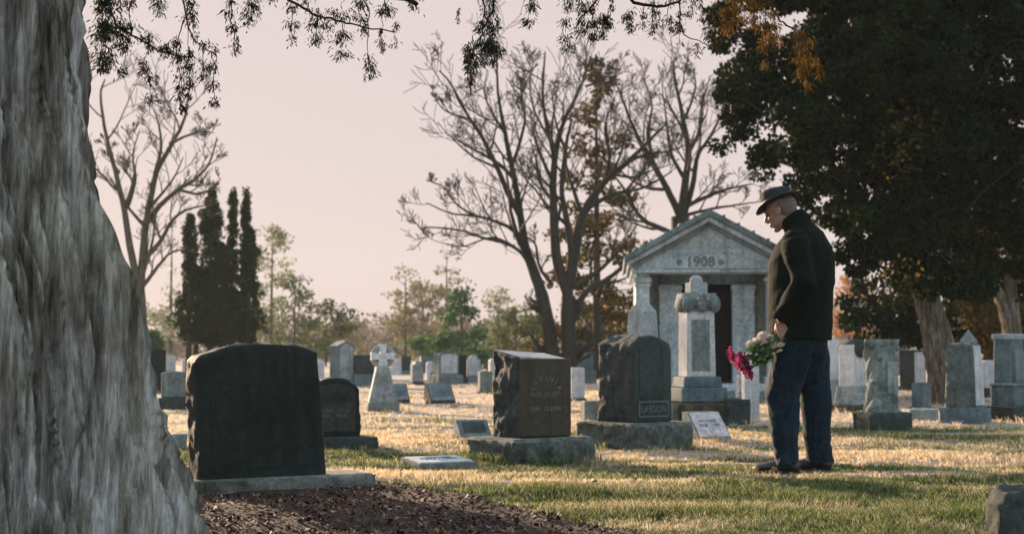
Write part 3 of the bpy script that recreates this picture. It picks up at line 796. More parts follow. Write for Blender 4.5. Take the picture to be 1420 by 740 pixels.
# tree-stump monument
p, k = place(1224, 592, .28)
t = root('monument', 'grey monument carved like a gnarled tree stump on a dark block, right of the man', 'monument', p, A(20), GR, .42)
me = gblock(w=66*k, d=50*k, h=28*k, res=.035, rough={'f': .012, 'l': .012, 'r': .012}, seed=81, edge=.012, base_z=-.02)
sharp(link('base', me, dark_base, t), 45)
nz_, nf_ = 44, 56; V = []
for i in range(nz_ + 1):
    z = (25 + 100 * i / nz_) * k
    for j in range(nf_):
        ph = 2 * math.pi * j / nf_
        q = float(vnoise(math.cos(ph) * 2.2 + 5, z * 9 + math.sin(ph) * 2.2, 61)) - .5
        q2 = float(vnoise(math.cos(ph) * 6 + 9, z * 22 + math.sin(ph) * 6, 63)) - .5
        r = (22 + 9 * q + 3.5 * q2 + 5 * max(0, .16 - i / nz_) / .16 + (2.5 if i > nz_ - 4 else 0)) * k
        if -2.1 < ph - 2 * math.pi < -1.15 and .25 < i / nz_ < .82: r = min(r, 20.5 * k)
        V.append((r * math.cos(ph), r * .8 * math.sin(ph), z))
Fc = [(i*nf_+j, i*nf_+(j+1)%nf_, (i+1)*nf_+(j+1)%nf_, (i+1)*nf_+j) for i in range(nz_) for j in range(nf_)] + [tuple(range(nz_*nf_, nz_*nf_+nf_))]
mb = MB(); mb.add(V, Fc); mb.build('trunk', stone('carved_grey_stone', (.22, .25, .24), (.07, .09, .085), .9, (.30, .32, .30), .3, 90, .8), t, True)
mb = MB()
for (a, z, r, L) in ((-2.6, 62, 6, 9), (-2.2, 95, 5, 8), (-.3, 108, 6, 9), (-2.9, 112, 6, 8), (-.6, 50, 5, 6), (-1.9, 45, 5, 6)):
    d = Vector((math.cos(a), math.sin(a) * .8, .25)); q = Vector((0, 0, z*k)) + d * 16*k
    mb = MB(); mb.tube([q, q + d * L*k * .6, q + d * L*k], [r*k, r*k*.85, r*k*.75], 10)
    mb.build('branch_stub', mid_granite, t, True)
mb = MB(); mb.box((5*k, -17.5*k, 72*k), (17*k, 4*k, 44*k)); mb.build('tablet', grey_marble, t, False, .008)

# big tapered stone at right with an obelisk behind it
p, k = place(1338, 588, .42)
t = root('monument', 'big tapered headstone with dark rough side and bright front, foot of the leaning tree', 'monument', p, A(50), GR, .45)
me = gblock(w=46*k, d=60*k, h=24*k, res=.05, rough={'f': .015, 'l': .02, 'r': .02}, seed=84, edge=.015, base_z=-.02)
sharp(link('base', me, blue_slate, t), 45)
me = gblock(w=34*k, d=46*k, h=88*k, res=.03, tx=3.5*k, ty=4*k, rough={'l': .025, 't': .01}, seed=85, edge=.012, base_z=21*k)
o = link('slab', me, stone('mossy_shaded_side', (.11, .14, .135), (.04, .055, .05), .9, (.17, .2, .18), .35, 80, .8), t); sharp(o, 40)  # mossy slab also darkened against the pale front: skylight difference put into colour
mb = MB(); x0, x1 = 14.5*k, 11.5*k
mb.add([(-x0, -23.2*k, 24*k), (x0, -23.2*k, 24*k), (x1, -19.6*k, 106*k), (-x1, -19.6*k, 106*k), (-x0, -21*k, 24*k), (x0, -21*k, 24*k), (x1, -17*k, 106*k), (-x1, -17*k, 106*k)],
       [(0,1,2,3), (7,6,5,4), (0,4,5,1), (1,5,6,2), (2,6,7,3), (3,7,4,0)])
mb.build('inscription_face', white_marble, t, False, .004)
p, k = place(1345, 574, .5)
t = root('obelisk', 'blue-shaded pointed obelisk rising directly behind the big tapered headstone', 'obelisk', p, A(55), GR, .4)
B('base', dark_base, (0, 0, 8*k), (30*k, 30*k, 18*k)); 
mb = MB(); x, y, q = 11*k, 11*k, .85
mb.add([(-x,-y,15*k),(x,-y,15*k),(x,y,15*k),(-x,y,15*k),(-x*q,-y*q,100*k),(x*q,-y*q,100*k),(x*q,y*q,100*k),(-x*q,y*q,100*k),(0,0,116*k)],
       [(3,2,1,0),(0,1,5,4),(1,2,6,5),(2,3,7,6),(3,0,4,7),(4,5,8),(5,6,8),(6,7,8),(7,4,8)])
mb.build('shaft', mid_granite, t, False, .008)
# right edge monument
p, k = place(1402, 586, .4)
t = root('monument', 'stepped dark monument with arched tablet and flat light cap at the right edge', 'monument', p, A(40), GR, .5)
B('base', dark_base, (0, 0, 8*k), (62*k, 50*k, 26*k)); B('plinth', blue_slate, (0, 0, 34*k), (44*k, 36*k, 28*k), bev=.015)
B('plinth', mid_granite, (0, 0, 50*k), (47*k, 38*k, 4*k))
B('die', blue_slate, (0, 2*k, 82*k), (34*k, 28*k, 62*k), taper=.93)
mb = MB(); w = 24*k; mb.prism([(-w/2, 52*k), (w/2, 52*k)] + [(w/2*math.cos(A(a)), 88*k + w/2*math.sin(A(a))) for a in range(0, 181, 15)], -16*k, -10*k); mb.build('tablet', mid_granite, t, False, .006)
B('cap', grey_marble, (0, 2*k, 116*k), (35*k, 30*k, 8*k))
# foreground boulder stone
p = Vector((1.985, 5.55, 0))
t = root('footstone', 'dark rough rounded stone cut by the bottom right corner of the view', 'footstone', p, A(8), None, .15)
me = gblock(w=.26, d=.16, h=.27, res=.02, top=lambda u: 1 - .14 * abs(u) ** 2.2, rough={'f': .012, 'l': .015, 't': .02, 'r': .015, 'b': .01}, seed=91, edge=.015, base_z=-.04)
sharp(link('slab', me, dark_base, t, True), 60)

# ------------------------------------------------------------------ the mausoleum
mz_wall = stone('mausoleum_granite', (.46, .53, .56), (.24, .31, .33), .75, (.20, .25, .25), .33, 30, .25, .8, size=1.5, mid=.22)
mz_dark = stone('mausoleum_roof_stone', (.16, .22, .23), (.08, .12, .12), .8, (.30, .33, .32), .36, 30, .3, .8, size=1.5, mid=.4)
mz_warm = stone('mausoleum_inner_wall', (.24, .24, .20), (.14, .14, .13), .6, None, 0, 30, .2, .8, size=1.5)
bronze = plain('bronze_door', (.005, .008, .008), .7, .3, 8, .1, Specular_IOR_Level=.15)
YM = 24.0; k = mpp(YM); cM = at(984, 552, YM); p = Vector((cM.x, YM, 0)); KEEP_OUT.append((cM.x, YM + 1.6, 2.3))
t = thing('mausoleum', 'small grey stone mausoleum with pedimented porch and dark doorway', 'mausoleum', (cM.x, YM, 0), A(-4))
def Z(v): return CAM_H + (492 - v) * k
def X_(u): return (u - 984) * k
zE, zB, zC = Z(379), Z(357), Z(345)           # underside of beam, top of frieze band at sides, ...
B('step', mz_dark, (0, 1.45, .06), (2.95, 3.9, .16), t, .015)
B('stylobate', mz_wall, (0, 1.5, .19), (2.72, 3.6, .12), t, .012)
for sx in (-1, 1):
    q = B('pilaster', mz_wall, (sx * 91*k, .17, (zE + .25) / 2), (20*k, 20*k, zE - .25), t, .008, .96)
    B('capital', mz_wall, (sx * 91*k, .17, zE - .10), (26*k, 26*k, .08), q, .008); B('capital', mz_wall, (sx * 91*k, .17, zE - .19), (23*k, 23*k, .05), q, .008)
    B('plinth', mz_wall, (sx * 91*k, .17, .31), (27*k, 27*k, .12), q, .008)
    q = B('inner_pilaster', mz_wall, (sx * 51.5*k, .62, (Z(392) + .25) / 2), (31*k, .26, Z(392) - .25), t, .01)
    B('capital', mz_wall, (sx * 51.5*k, .60, Z(397)), (34*k, .30, .07), q, .008)
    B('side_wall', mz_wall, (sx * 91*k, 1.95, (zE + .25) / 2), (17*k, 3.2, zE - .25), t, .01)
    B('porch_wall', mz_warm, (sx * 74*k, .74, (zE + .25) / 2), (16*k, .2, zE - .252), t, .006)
B('back_wall', mz_wall, (0, 3.45, (zE + .25) / 2), (182*k - 17*k - .02, .2, zE - .25), t, .01)
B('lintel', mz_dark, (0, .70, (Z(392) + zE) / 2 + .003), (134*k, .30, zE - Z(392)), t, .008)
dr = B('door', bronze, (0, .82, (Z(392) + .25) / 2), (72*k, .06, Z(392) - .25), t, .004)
mb = MB()
for sx in (-1, 1):
    for (z0, z1) in ((.32, 1.1), (1.2, 2.05)):
        mb.box((sx * 17*k, .785, (z0 + z1) / 2), (27*k, .02, z1 - z0))
mb.build('door_panel', bronze, dr, False, .008)
mb = MB(); mb.tube([(-.05, .77, 1.12), (-.05, .755, 1.12), (-.05, .755, 1.24), (-.05, .77, 1.24)], .012, 6); mb.build('handle', bronze, dr, True)
# entablature with date
hz = zC - zE
B('entablature', mz_wall, (0, 1.72, zE + hz / 2 + .004), (2 * 105*k, 3.66, hz), t, .01)
B('cornice', mz_wall, (0, 1.70, zE + .035), (2 * 107*k, 3.74, .05), t, .006)
apex, eave = Z(300), Z(352)
def gable(xw, z0, za, y0, y1, name, mat, bev=.006):
    mb = MB(); mb.prism([(-xw, z0), (xw, z0), (0, za)], y0, y1); return mb.build(name, mat, t, False, bev)
gable(100*k, zC + .006, Z(311), -.08, .05, 'tympanum', mz_wall)
mb = MB()                                   # low arched swag line and pale field behind the date
R = 1.75; c0 = zE + .04
prof = [(-62*k, zE + .07), (72*k, zE + .07)] + [(5*k + (67*k) * math.cos(A(a)), zE + .07 + 21*k * math.sin(A(a)) ** .9) for a in range(6, 175, 8)]
mb.prism(prof, -.155, -.10); mb.build('date_panel', mz_wall, t, False, .012)
text('date', '1908', 20*k, plain('date_shadow', (.16, .18, .18), .8, .2, 20, 0), t, (-12*k, -.158, zE + .07 + 9*k), ext=.004, bold=.03)
for sx in (-41, 16):
    mb = MB()
    for a in range(6): mb.ell((sx * k + 2.6*k*math.cos(a * 1.047), -.158, zE + .07 + 9*k + 2.6*k * math.sin(a * 1.047)), (1.7*k, .012, 1.7*k), None, 8, 5)
    mb.build('rosette', mz_dark, t, True)
for (off, th, y0, xw, mat) in ((0, 9, -.36, 117, mz_dark), (-9.5, 7, -.28, 112, mz_wall), (-17, 6, -.20, 106, mz_dark)):
    mb = MB(); zt = Z(292) + off * k; sl = (Z(292) - Z(354)) / (114 * k)
    for sx in (-1, 1):
        ze = zt - sl * xw * k
        P = [(0, zt), (sx * xw*k, ze), (sx * xw*k, ze - th*k), (0, zt - th*k)]
        if sx == 1: P = P[::-1]
        b0 = MB(); b0.prism(P, y0, 3.7); mb.add(b0.v, b0.f)
    mb.build('roof' if off == 0 else 'raking_cornice', mat, t, False, .008)
mb = MB()
for sx in (-1, 1):
    for i in range(1, 6):
        x = sx * i * 20*k; zt = Z(292) - sl * abs(x) + .012
        mb.box((x, 1.67, zt + .006), (.05, 4.0, .03))
mb.build('roof_rib', mz_dark, t, False, .006)

# ------------------------------------------------------------------ the old cedar at the left
def bark_mat(name, cols, sc=1.0, strk=(7, 7, .5)):
    m, n, b = mat_new(name)
    a = noise_node(n, 5 / sc, 7, .72, (2.2, 2.2, .28)); c = noise_node(n, 26 / sc, 6, .75, (1.6, 1.6, .16)); bg_ = noise_node(n, 1.4 / sc, 5, .7)
    r1 = ramp(n, a.outputs[0], [(.34, cols[0]), (.48, cols[1]), (.58, cols[2]), (.72, cols[3])])
    r2 = ramp(n, c.outputs[0], [(.33, (.35, .33, .31)), (.5, (.95, .95, .95)), (.7, (1.35, 1.33, 1.3))])
    r3 = ramp(n, bg_.outputs[0], [(.36, (.72, .70, .60)), (.55, (1, 1, 1)), (.68, (1.18, 1.2, 1.25))])
    x = mixc(n, .9, r1.outputs[0], mixc(n, 1, r1.outputs[0], r2.outputs[0], 'MULTIPLY'))
    x = mixc(n, 1, x, r3.outputs[0], 'MULTIPLY')
    fb = noise_node(n, 60 / sc, 5, .8, (1.3, 1.3, .07)); r4 = ramp(n, fb.outputs[0], [(.36, (.30, .27, .24)), (.48, (.95, .95, .95)), (.66, (1.35, 1.35, 1.35))])
    x = mixc(n, .6, x, mixc(n, 1, x, r4.outputs[0], 'MULTIPLY'))
    n.links.new(x, b.inputs['Base Color']); b.inputs['Roughness'].default_value = .9; b.inputs['Specular IOR Level'].default_value = .15; ad = N(n, 'ShaderNodeMath', operation='ADD'); n.links.new(a.outputs[0], ad.inputs[0]); n.links.new(fb.outputs[0], ad.inputs[1])
    bump(n, b, ad.outputs[0], .9, .03 * sc)
    return m
cedar_bark = bark_mat('cedar_bark', [(.08, .065, .045), (.42, .38, .32), (.78, .74, .68), (.90, .88, .85)])
dark_bark = bark_mat('dark_bark', [(.025, .02, .015), (.06, .05, .038), (.11, .095, .075), (.18, .16, .13)], .5)
pale_bark = bark_mat('pale_bark', [(.07, .055, .04), (.16, .135, .10), (.28, .25, .20), (.42, .38, .32)], .6)
YT = 4.7; k = mpp(YT); xc = -1.98
edge_v = [(-900, 60), (-300, 80), (0, 94), (80, 100), (150, 106), (270, 124), (350, 144), (450, 170), (570, 192), (670, 214), (740, 230), (812, 258)]
ez = np.array([CAM_H + (492 - v) * k for v, u in edge_v])[::-1]; er = np.array([(u - 710) * k - xc for v, u in edge_v])[::-1]
nf, nzv = 900, 420
zz = np.concatenate([np.linspace(-.08, 2.2, 330), np.linspace(2.22, 5.5, 90)]); nzv = len(zz)
PH, ZZ = np.meshgrid(np.linspace(0, 2 * np.pi, nf, endpoint=False), zz)
R0 = np.interp(ZZ, ez, er) * 1.0
lowf = np.clip(1 - ZZ / 2.0, 0, 1)
tw = PH + .05 * ZZ + .11 * vn3(np.cos(PH) * 1.6 + 9, np.sin(PH) * 1.6 + 9, ZZ * 2.2, 3, 71)
def per(ph, kx, zs, seed, o=3):            # noise that closes round the trunk
    return fbm(np.cos(ph) * kx + 20, np.sin(ph) * kx + zs, o, seed)
def p3n(ph, kx, z, seed, o=3): return vn3(np.cos(ph) * kx + 20, np.sin(ph) * kx + 20, z, o, seed)
lob = .075 * np.cos(7 * tw + .6) + .055 * np.cos(13 * tw + 2 + .8 * ZZ)
lob = lob * (.30 + 1.15 * lowf ** 1.2)
fl = p3n(tw, 3.6, ZZ * 1.0, 73) * .26
ridges = -np.abs(p3n(tw, 9, ZZ * 1.1, 77)) * .62
fine = -np.abs(p3n(tw + .012 * np.sin(ZZ * 13), 26, ZZ * 2.4, 81)) * .32 + p3n(tw, 60, ZZ * 4, 85) * .09
crn = p3n(tw, 6.5, ZZ * .75, 91); crack = -.075 * np.exp(-(crn / .035) ** 2) - .03 * np.exp(-(p3n(tw, 13, ZZ * 1.3, 93) / .03) ** 2)
knot = 0
for (kp, kz, ks, kd) in ((-1.05, 1.12, .10, -.07), (-1.35, .62, .13, .06), (-.75, .42, .10, -.06), (-.55, 1.0, .09, .05), (-1.2, 1.55, .08, -.05)):
    dph = (PH - (kp % (2 * np.pi)) + np.pi) % (2 * np.pi) - np.pi
    knot = knot + kd * np.exp(-((dph * .6) ** 2 + ((ZZ - kz) * .55) ** 2) / ks ** 2)
RR = R0 - .02 + crack + (lob + fl + ridges + fine + .035) * (.55 + .35 * R0) + knot
fd = (PH - (np.pi * 2 - .30) + np.pi) % (2 * np.pi) - np.pi       # second stem fused to the right side, behind
flg = np.clip((1.56 - ZZ) / .55, 0, 1) ** .8
RR = RR + .085 * np.exp(-(fd / .22) ** 2) * flg * (1 - np.clip((.7 - ZZ) / .7, 0, 1) * .6)
Vt = np.stack([xc + RR * np.cos(PH), YT + RR * np.sin(PH), ZZ], -1).reshape(-1, 3)
idx = np.arange(nf * nzv).reshape(nzv, nf)
Qt = np.stack([idx[:-1], np.roll(idx[:-1], -1, 1), np.roll(idx[1:], -1, 1), idx[1:]], -1).reshape(-1, 4)
cedar = thing('old_cedar_tree', 'massive furrowed old cedar trunk at the left with drooping sprays overhead', 'tree', (xc, YT, 0)); KEEP_OUT.append((xc, YT, 1.0))
def kid(name, me, mat, sm=True):           # part built in world coordinates
    me.transform(Matrix.Translation((-xc, -YT, 0))); return link(name, me, mat, cedar, sm)
kid('trunk', np_mesh('trunk', Vt, Qt), cedar_bark)
# limbs reaching right over the camera's view, above the top of the picture, and hanging sprays
rnd = random.Random(11)
mb = MB(); SPR = []           # (start, length, size, shade)
limb_c = [
    ([(xc, YT, 3.0), (-1.4, 4.9, 2.9), (-.9, 5.2, 2.72), (-.2, 5.6, 2.6), (.5, 6.0, 2.55), (1.3, 6.3, 2.5), (2.1, 6.4, 2.45)], .055),
    ([(xc, YT, 3.6), (-1.2, 5.3, 3.5), (-.3, 6.2, 3.2), (.8, 6.9, 3.0), (1.9, 7.2, 2.95)], .06),
    ([(xc + .3, YT, 2.5), (-1.45, 5.0, 2.42), (-1.15, 5.3, 2.3), (-.8, 5.6, 2.25), (-.4, 5.9, 2.2)], .03),
    ([(xc, YT, 4.4), (-.9, 4.2, 4.6), (.5, 4.0, 4.5), (1.8, 4.6, 4.2)], .07),
    ([(xc, YT, 4.2), (-2.6, 5.8, 4.4), (-3.2, 7.0, 4.3)], .07), ([(xc, YT, 4.0), (-2.9, 3.8, 4.2), (-4.2, 3.0, 4.0)], .07)]
for P, r in limb_c:
    L = limb_path(P, 5, .012, rnd); mb.tube(L, [r * (1 - .8 * i / (len(L) - 1)) + .004 for i in range(len(L))], 7)
def twig(pts, Y, r=.004, dY=.0):
    L = limb_path([at(u, v, Y + dY * i) for i, (u, v) in enumerate(pts)], 4, .003, rnd)
    mb.tube(L, [r * (1 - .6 * i / (len(L) - 1)) for i in range(len(L))], 5); return L
# sprays: (u, v top, v bottom, width px, distance, density)
SP = [(140,-10,90,22,5.2,1), (143,40,92,14,5.2,1), (165,-15,70,22,5.3,1.1), (170,35,100,17,5.3,1), (180,5,62,16,5.3,.8), (150,-20,40,25,5.2,1), (205,50,105,14,5.4,.8), (208,105,140,18,5.4,1.1),
      (222,-10,25,14,5.6,.7), (238,55,85,20,5.5,1.1), (245,58,140,12,5.5,.9), (258,-10,30,13,5.6,.6), (262,65,92,16,5.5,1), (262,105,160,15,5.5,1.2), (250,62,96,22,5.5,1), (283,60,105,13,5.6,.9), (297,68,92,12,5.6,.9),
      (296,110,140,13,5.6,.9), (268,15,50,14,5.6,.8), (320,0,72,11,5.7,1), (345,-12,28,20,5.8,.9), (352,5,25,14,5.8,.7), (370,-15,3,12,5.8,.5),
      (405,10,55,15,6.0,.9), (420,-10,20,22,6,.9), (440,18,62,18,6.1,1), (460,15,40,14,6.1,.9), (473,25,78,18,6.1,1.1), (478,-15,18,22,6.1,.7), (498,-12,22,18,6.1,.9), (500,20,45,12,6.1,.8), (510,75,108,10,6.1,.9), (528,40,75,9,6.1,.7), (538,-20,26,19,6.2,1.1), (550,35,60,8,6.2,.6),
      (572,-20,12,16,6.2,.9), (638,30,12,4,6.0,.3), (680,0,60,14,6.0,.7), (672,30,75,17,6.0,1.1), (655,50,105,14,6.0,1.3), (650,58,112,9,6.0,1.3), (668,60,85,18,6.0,1.5), (684,45,84,12,6.0,1.5), (690,20,66,9,6.0,.8), (688,60,80,9,6.0,1.2),
      (735,-15,30,11,6.2,1), (784,30,70,13,6.3,.9), (790,-10,14,14,6.3,.6), (810,-18,34,18,6.3,.9), (806,22,45,15,6.3,1.5), (822,20,52,16,6.3,1.5), (836,18,48,14,6.3,1.5), (846,-15,42,13,6.3,1.3), (828,-15,30,10,6.3,.9),
      (876,15,40,12,6.6,.6), (893,10,42,11,6.6,.7), (905,-10,35,14,6.6,.6), (907,15,48,7,6.6,.7), (930,0,44,16,6.7,.8), (943,-15,62,9,6.7,.9), (955,-15,20,14,6.7,.8), (970,-15,28,8,6.7,.6), (985,20,60,10,6.7,.8), (995,0,30,12,6.7,.9), (968,60,75,8,6.7,.5), (990,55,70,14,6.7,.5)]
GOLD = [(1012,-20,45,20,6.6,.9), (1030,-20,30,22,6.6,1), (1045,0,40,16,6.6,1), (1060,-15,58,18,6.5,1), (1075,-15,42,12,6.5,1), (1062,25,90,12,6.5,1), (1078,45,60,10,6.5,.6), (1108,40,82,16,6.4,.9), (1112,55,100,9,6.4,1.2), (1122,60,116,9,6.4,1.2), (1133,70,110,8,6.4,.6), (1008,10,34,12,6.6,1), (820,-20,12,9,6.3,1.2), (652,75,108,7,6.0,1)]
twig([(128,-10), (150,15), (165,38), (190,52), (225,72), (262,80)], 5.3, .006, .03); twig([(262,-30), (268,5), (250,40), (244,80)], 5.5, .004); twig([(248,-20), (262,40), (278,62), (296,80), (296,120)], 5.6, .004)
twig([(258,0), (262,60), (262,110)], 5.5, .002); twig([(390,-8), (415,8), (440,22), (460,26), (480,32), (505,38), (550,45)], 6.05, .007); twig([(500,-10), (512,20), (510,60), (510,80)], 6.1, .003); twig([(534,-15), (530,20), (528,45)], 6.1, .003)
twig([(690,-25), (683,12), (676,30), (664,55), (652,80)], 6.0, .006); twig([(668,-15), (672,20), (684,45)], 6.0, .005); twig([(845,-20), (820,10), (806,25), (800,40)], 6.3, .005)
twig([(855,-12), (880,2), (905,8), (925,8), (945,0), (960,-12)], 6.6, .010); twig([(943,0), (944,40), (955,52), (975,60), (995,66)], 6.7, .004); twig([(1060,-20), (1070,10), (1082,30), (1100,40), (1110,55), (1118,75)], 6.5, .006)
twig([(320,-20), (321,20), (320,50)], 5.7, .003); twig([(208,95), (209,140)], 5.4, .0015); twig([(735,-20), (736,20)], 6.2, .003); twig([(228,96), (227,145)], 5.4, .0012)
kid('limb', mb.mesh('limb'), dark_bark)
def sprays(L, seed, name, mat):
    """each hanging spray is a part of the cedar: a thin stem with fans of twiglets"""
    rng = np.random.default_rng(seed)
    for (u, v0, v1, w, Y, dn) in L:
        V = []; R = []; stems = MB()
        a, bb = at(u, v0, Y), at(u + rng.normal(0, 2), v1, Y + rng.normal(0, .08)); Ln = (a - bb).length; wid = w * mpp(Y)
        q1, q2 = a.lerp(bb, .35) + Vector((rng.normal(0, .010), rng.normal(0, .012), 0)), a.lerp(bb, .7) + Vector((rng.normal(0, .012), rng.normal(0, .012), 0))
        pth = limb_path([a, q1, q2, bb], 4); stems.tube(pth, [.0024 - .0017 * i / (len(pth) - 1) for i in range(len(pth))], 4)
        nt_ = max(2, int(Ln / .040))
        for i in range(nt_):
            c = np.array(pth[min(len(pth) - 1, int((i + rng.random()) / nt_ * len(pth)))]); q = (.35 + .75 * rng.random())
            sc_ = .7 + .7 * rng.random(); sw = rng.normal(0, .25)
            M = int(105 * dn * q * (wid / .05) ** .5) + 6
            st = c + rng.normal(0, 1, (M, 3)) * [wid * .27 * sc_, wid * .28, .012]
            dr = np.stack([rng.normal(sw, .5, M) + (st[:, 0] - c[0]) / wid * 1.4, rng.normal(0, .55, M), -.9 - .5 * rng.random(M)], -1)
            dr /= np.linalg.norm(dr, axis=1)[:, None]
            s = (.007 + .019 * rng.random(M) * sc_)[:, None]; sd = np.cross(dr, rng.normal(size=(M, 3))); sd /= np.linalg.norm(sd, axis=1)[:, None]
            ww = .0016 + .0018 * rng.random(M)[:, None]
            v = np.empty((M, 4, 3)); v[:, 0] = st; v[:, 1] = st + dr * s * .5 + sd * ww; v[:, 2] = st + dr * s + sd * ww * .3 * rng.normal(size=(M, 1)); v[:, 3] = st + dr * s * .45 - sd * ww
            V.append(v); R.append(rng.random(M))
        o = leaves_world(name, [(np.concatenate(V), np.concatenate(R))], mat, cedar, (xc, YT))
        me = stems.mesh('stem'); me.transform(Matrix.Translation((-xc, -YT, 0))); link('stem', me, dark_bark, o, True)
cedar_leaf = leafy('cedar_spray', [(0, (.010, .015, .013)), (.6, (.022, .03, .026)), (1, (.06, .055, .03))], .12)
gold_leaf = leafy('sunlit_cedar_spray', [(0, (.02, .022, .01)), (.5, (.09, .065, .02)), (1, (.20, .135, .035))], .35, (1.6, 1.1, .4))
def leaves_world(name, clouds, mat, par, org):
    o = leaves_obj(name, clouds, mat, par); o.data.transform(Matrix.Translation((-org[0], -org[1], 0))); return o
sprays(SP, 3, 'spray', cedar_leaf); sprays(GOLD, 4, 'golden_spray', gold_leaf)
rng = np.random.default_rng(8)           # crown above the picture
cc = [(xc + rng.normal(0, 1.2), YT + rng.normal(0, 1.2), 5 + rng.random() * 2.5) for _ in range(34)] + [(-1.2 + 3.0 * rng.random(), 4.6 + 2.4 * rng.random(), 3.3 + .9 * rng.random()) for _ in range(10)]
leaves_world('crown', [leaf_cloud(cc, [[.45, .45, .3]] * len(cc), 170, .09, 9, .4)], cedar_leaf, cedar, (xc, YT))

# ------------------------------------------------------------------ trees
def tree_root(name, label, base, group=None, cat='tree'):
    return thing(name, label, cat, (base.x, base.y, float(gz(base.x, base.y)) - .02), 0, group)
def tkid(name, me, mat, t, sm=True):
    me.transform(Matrix.Translation((-t.location.x, -t.location.y, -t.location.z))); return link(name, me, mat, t, sm)
def limbs_tree(name, label, Y, base_uv, limbs, bark, seed, kids=5, lev=3, lensc=1.0, depth=.35, minr=.006, group=None, gnarl=.13, trunk_n=1):
    """limbs: list of (px polyline, start radius px, end radius px); the first trunk_n are trunks. Side branches grow in all directions."""
    rnd = random.Random(seed); k = mpp(Y)
    b = at(base_uv[0], base_uv[1], Y); b.z = 0
    t = tree_root(name, label, b, group)
    tr, cr, tips = MB(), MB(), []
    for i, (pts, r0, r1) in enumerate(limbs):
        dy = 0 if i < trunk_n else rnd.uniform(-depth, depth)
        P = []; n = len(pts); r0, r1 = (r0, r1) if i < trunk_n else (r0 * .95, r1 * .85)
        for j, (u, v) in enumerate(pts):
            q = at(u, v, Y); sc = dy * (j / max(1, n - 1)) * (len(pts) * 14 * k)
            q.y += sc; P.append(q)
        L = limb_path(P, 5, .010 * k * 20, rnd); R = [max(minr, (r0 + (r1 - r0) * j / (len(L) - 1)) * k) for j in range(len(L))]
        (tr if i < trunk_n else cr).tube(L, R, 10 if i < trunk_n else 7, cap=False)
        ln = sum((L[j + 1] - L[j]).length for j in range(len(L) - 1))
        if i >= trunk_n or trunk_n > 1:
            side(cr, L, R, ln * lensc, lev, rnd, .10, kids, gnarl, tips, minr, .72, .20, .46)
    tkid('trunk', tr.mesh('trunk'), bark, t); tkid('branches', cr.mesh('branches'), bark, t)
    return t, tips, b

twig_bark = plain('bare_branch_bark', (.026, .026, .018), .9, .35, 6, .3, .02)
warm_bark = plain('hazy_brown_bark', (.13, .085, .05), .85, .3, 6, .2, .02)
pale_twig = plain('pale_branch_bark', (.085, .072, .052), .85, .3, 6, .2, .02)
# centre bare tree
LIM = [([(768,548),(766,500),(762,460),(750,405)],11,9), ([(792,548),(790,500),(788,450),(788,410)],11,10),
 ([(750,405),(738,370),(728,340),(722,300),(712,240),(700,180),(690,120),(688,60)],9,1.2), ([(722,300),(705,270),(690,235),(670,195),(650,165),(625,120),(610,105)],5,1),
 ([(715,250),(695,230),(672,215),(645,200),(625,185)],3.5,.8), ([(712,225),(722,195),(728,165),(722,140),(735,110)],3,.7), ([(700,185),(685,160),(672,130),(676,95)],2.4,.6),
 ([(728,345),(712,320),(690,308),(660,300),(625,296),(592,282)],3.6,.9), ([(738,375),(722,350),(700,338),(672,332),(640,322),(600,318),(585,322)],3.2,.8), ([(735,365),(710,340),(680,330),(640,342),(605,335)],2.4,.6),
 ([(660,300),(635,285),(615,260),(600,255)],2,.5), ([(650,165),(630,160),(612,150),(600,130)],2,.5),
 ([(788,410),(772,360),(768,310),(766,260),(768,220),(758,180),(752,140),(755,80)],9,1.2), ([(768,230),(775,190),(785,160),(800,130),(812,100),(815,60)],4.5,1), ([(788,410),(792,350),(784,300),(778,260),(785,200),(792,170)],7,1.5),
 ([(766,395),(748,370),(742,340),(730,330)],3,1), ([(788,400),(800,330),(812,290),(840,250),(870,225),(900,195),(925,170)],9,1.4), ([(812,290),(850,270),(890,262),(930,240)],4,1), ([(840,250),(845,215),(838,180),(850,140)],3.4,.8), ([(870,225),(895,215),(930,210),(955,200)],3,.7),
 ([(794,440),(812,405),(845,385),(870,360),(880,330)],6,1.2), ([(792,400),(830,375),(860,345),(885,310)],4.5,.9), ([(768,280),(750,255),(745,225),(735,190)],3,.7), ([(785,210),(770,170),(765,130)],2.6,.6), ([(845,240),(875,245),(905,235),(935,225)],2.5,.6), ([(812,120),(835,110),(855,95)],2,.5), ([(760,190),(740,150),(735,110),(745,85)],2,.5)]
t, tips, b = limbs_tree('bare_tree', 'tall spreading bare tree with twin trunks behind the brown headstone', 34, (778, 533), LIM, twig_bark, 21, 5, 3, .92, .5, .0085, trunk_n=2)
# bare tree behind the mausoleum
LIM = [([(946,545),(946,420),(945,350),(943,300)],17,13), ([(943,300),(925,262),(905,225),(885,190),(868,150),(860,120)],6,1), ([(944,300),(950,250),(953,210),(945,165),(935,120),(930,90)],7,1), ([(948,300),(962,250),(968,215),(985,190),(1000,160),(1010,130)],5,1),
 ([(925,262),(905,262),(885,255),(865,240),(850,225)],3,.7), ([(953,215),(970,180),(975,140),(985,105)],3.5,.7), ([(905,225),(900,180),(905,140),(890,100)],3,.7), ([(950,250),(930,215),(922,170),(915,120)],3.4,.7), ([(945,330),(915,315),(890,300),(870,262),(850,235)],5,1.2),
 ([(900,310),(880,290),(868,270)],3,.8), ([(944,290),(975,275),(1010,262),(1045,255)],4,.9), ([(946,300),(985,290),(1020,285),(1055,280)],3,.7), ([(868,150),(855,110),(860,85)],2,.5), ([(950,165),(965,120),(960,85)],2.4,.5)]
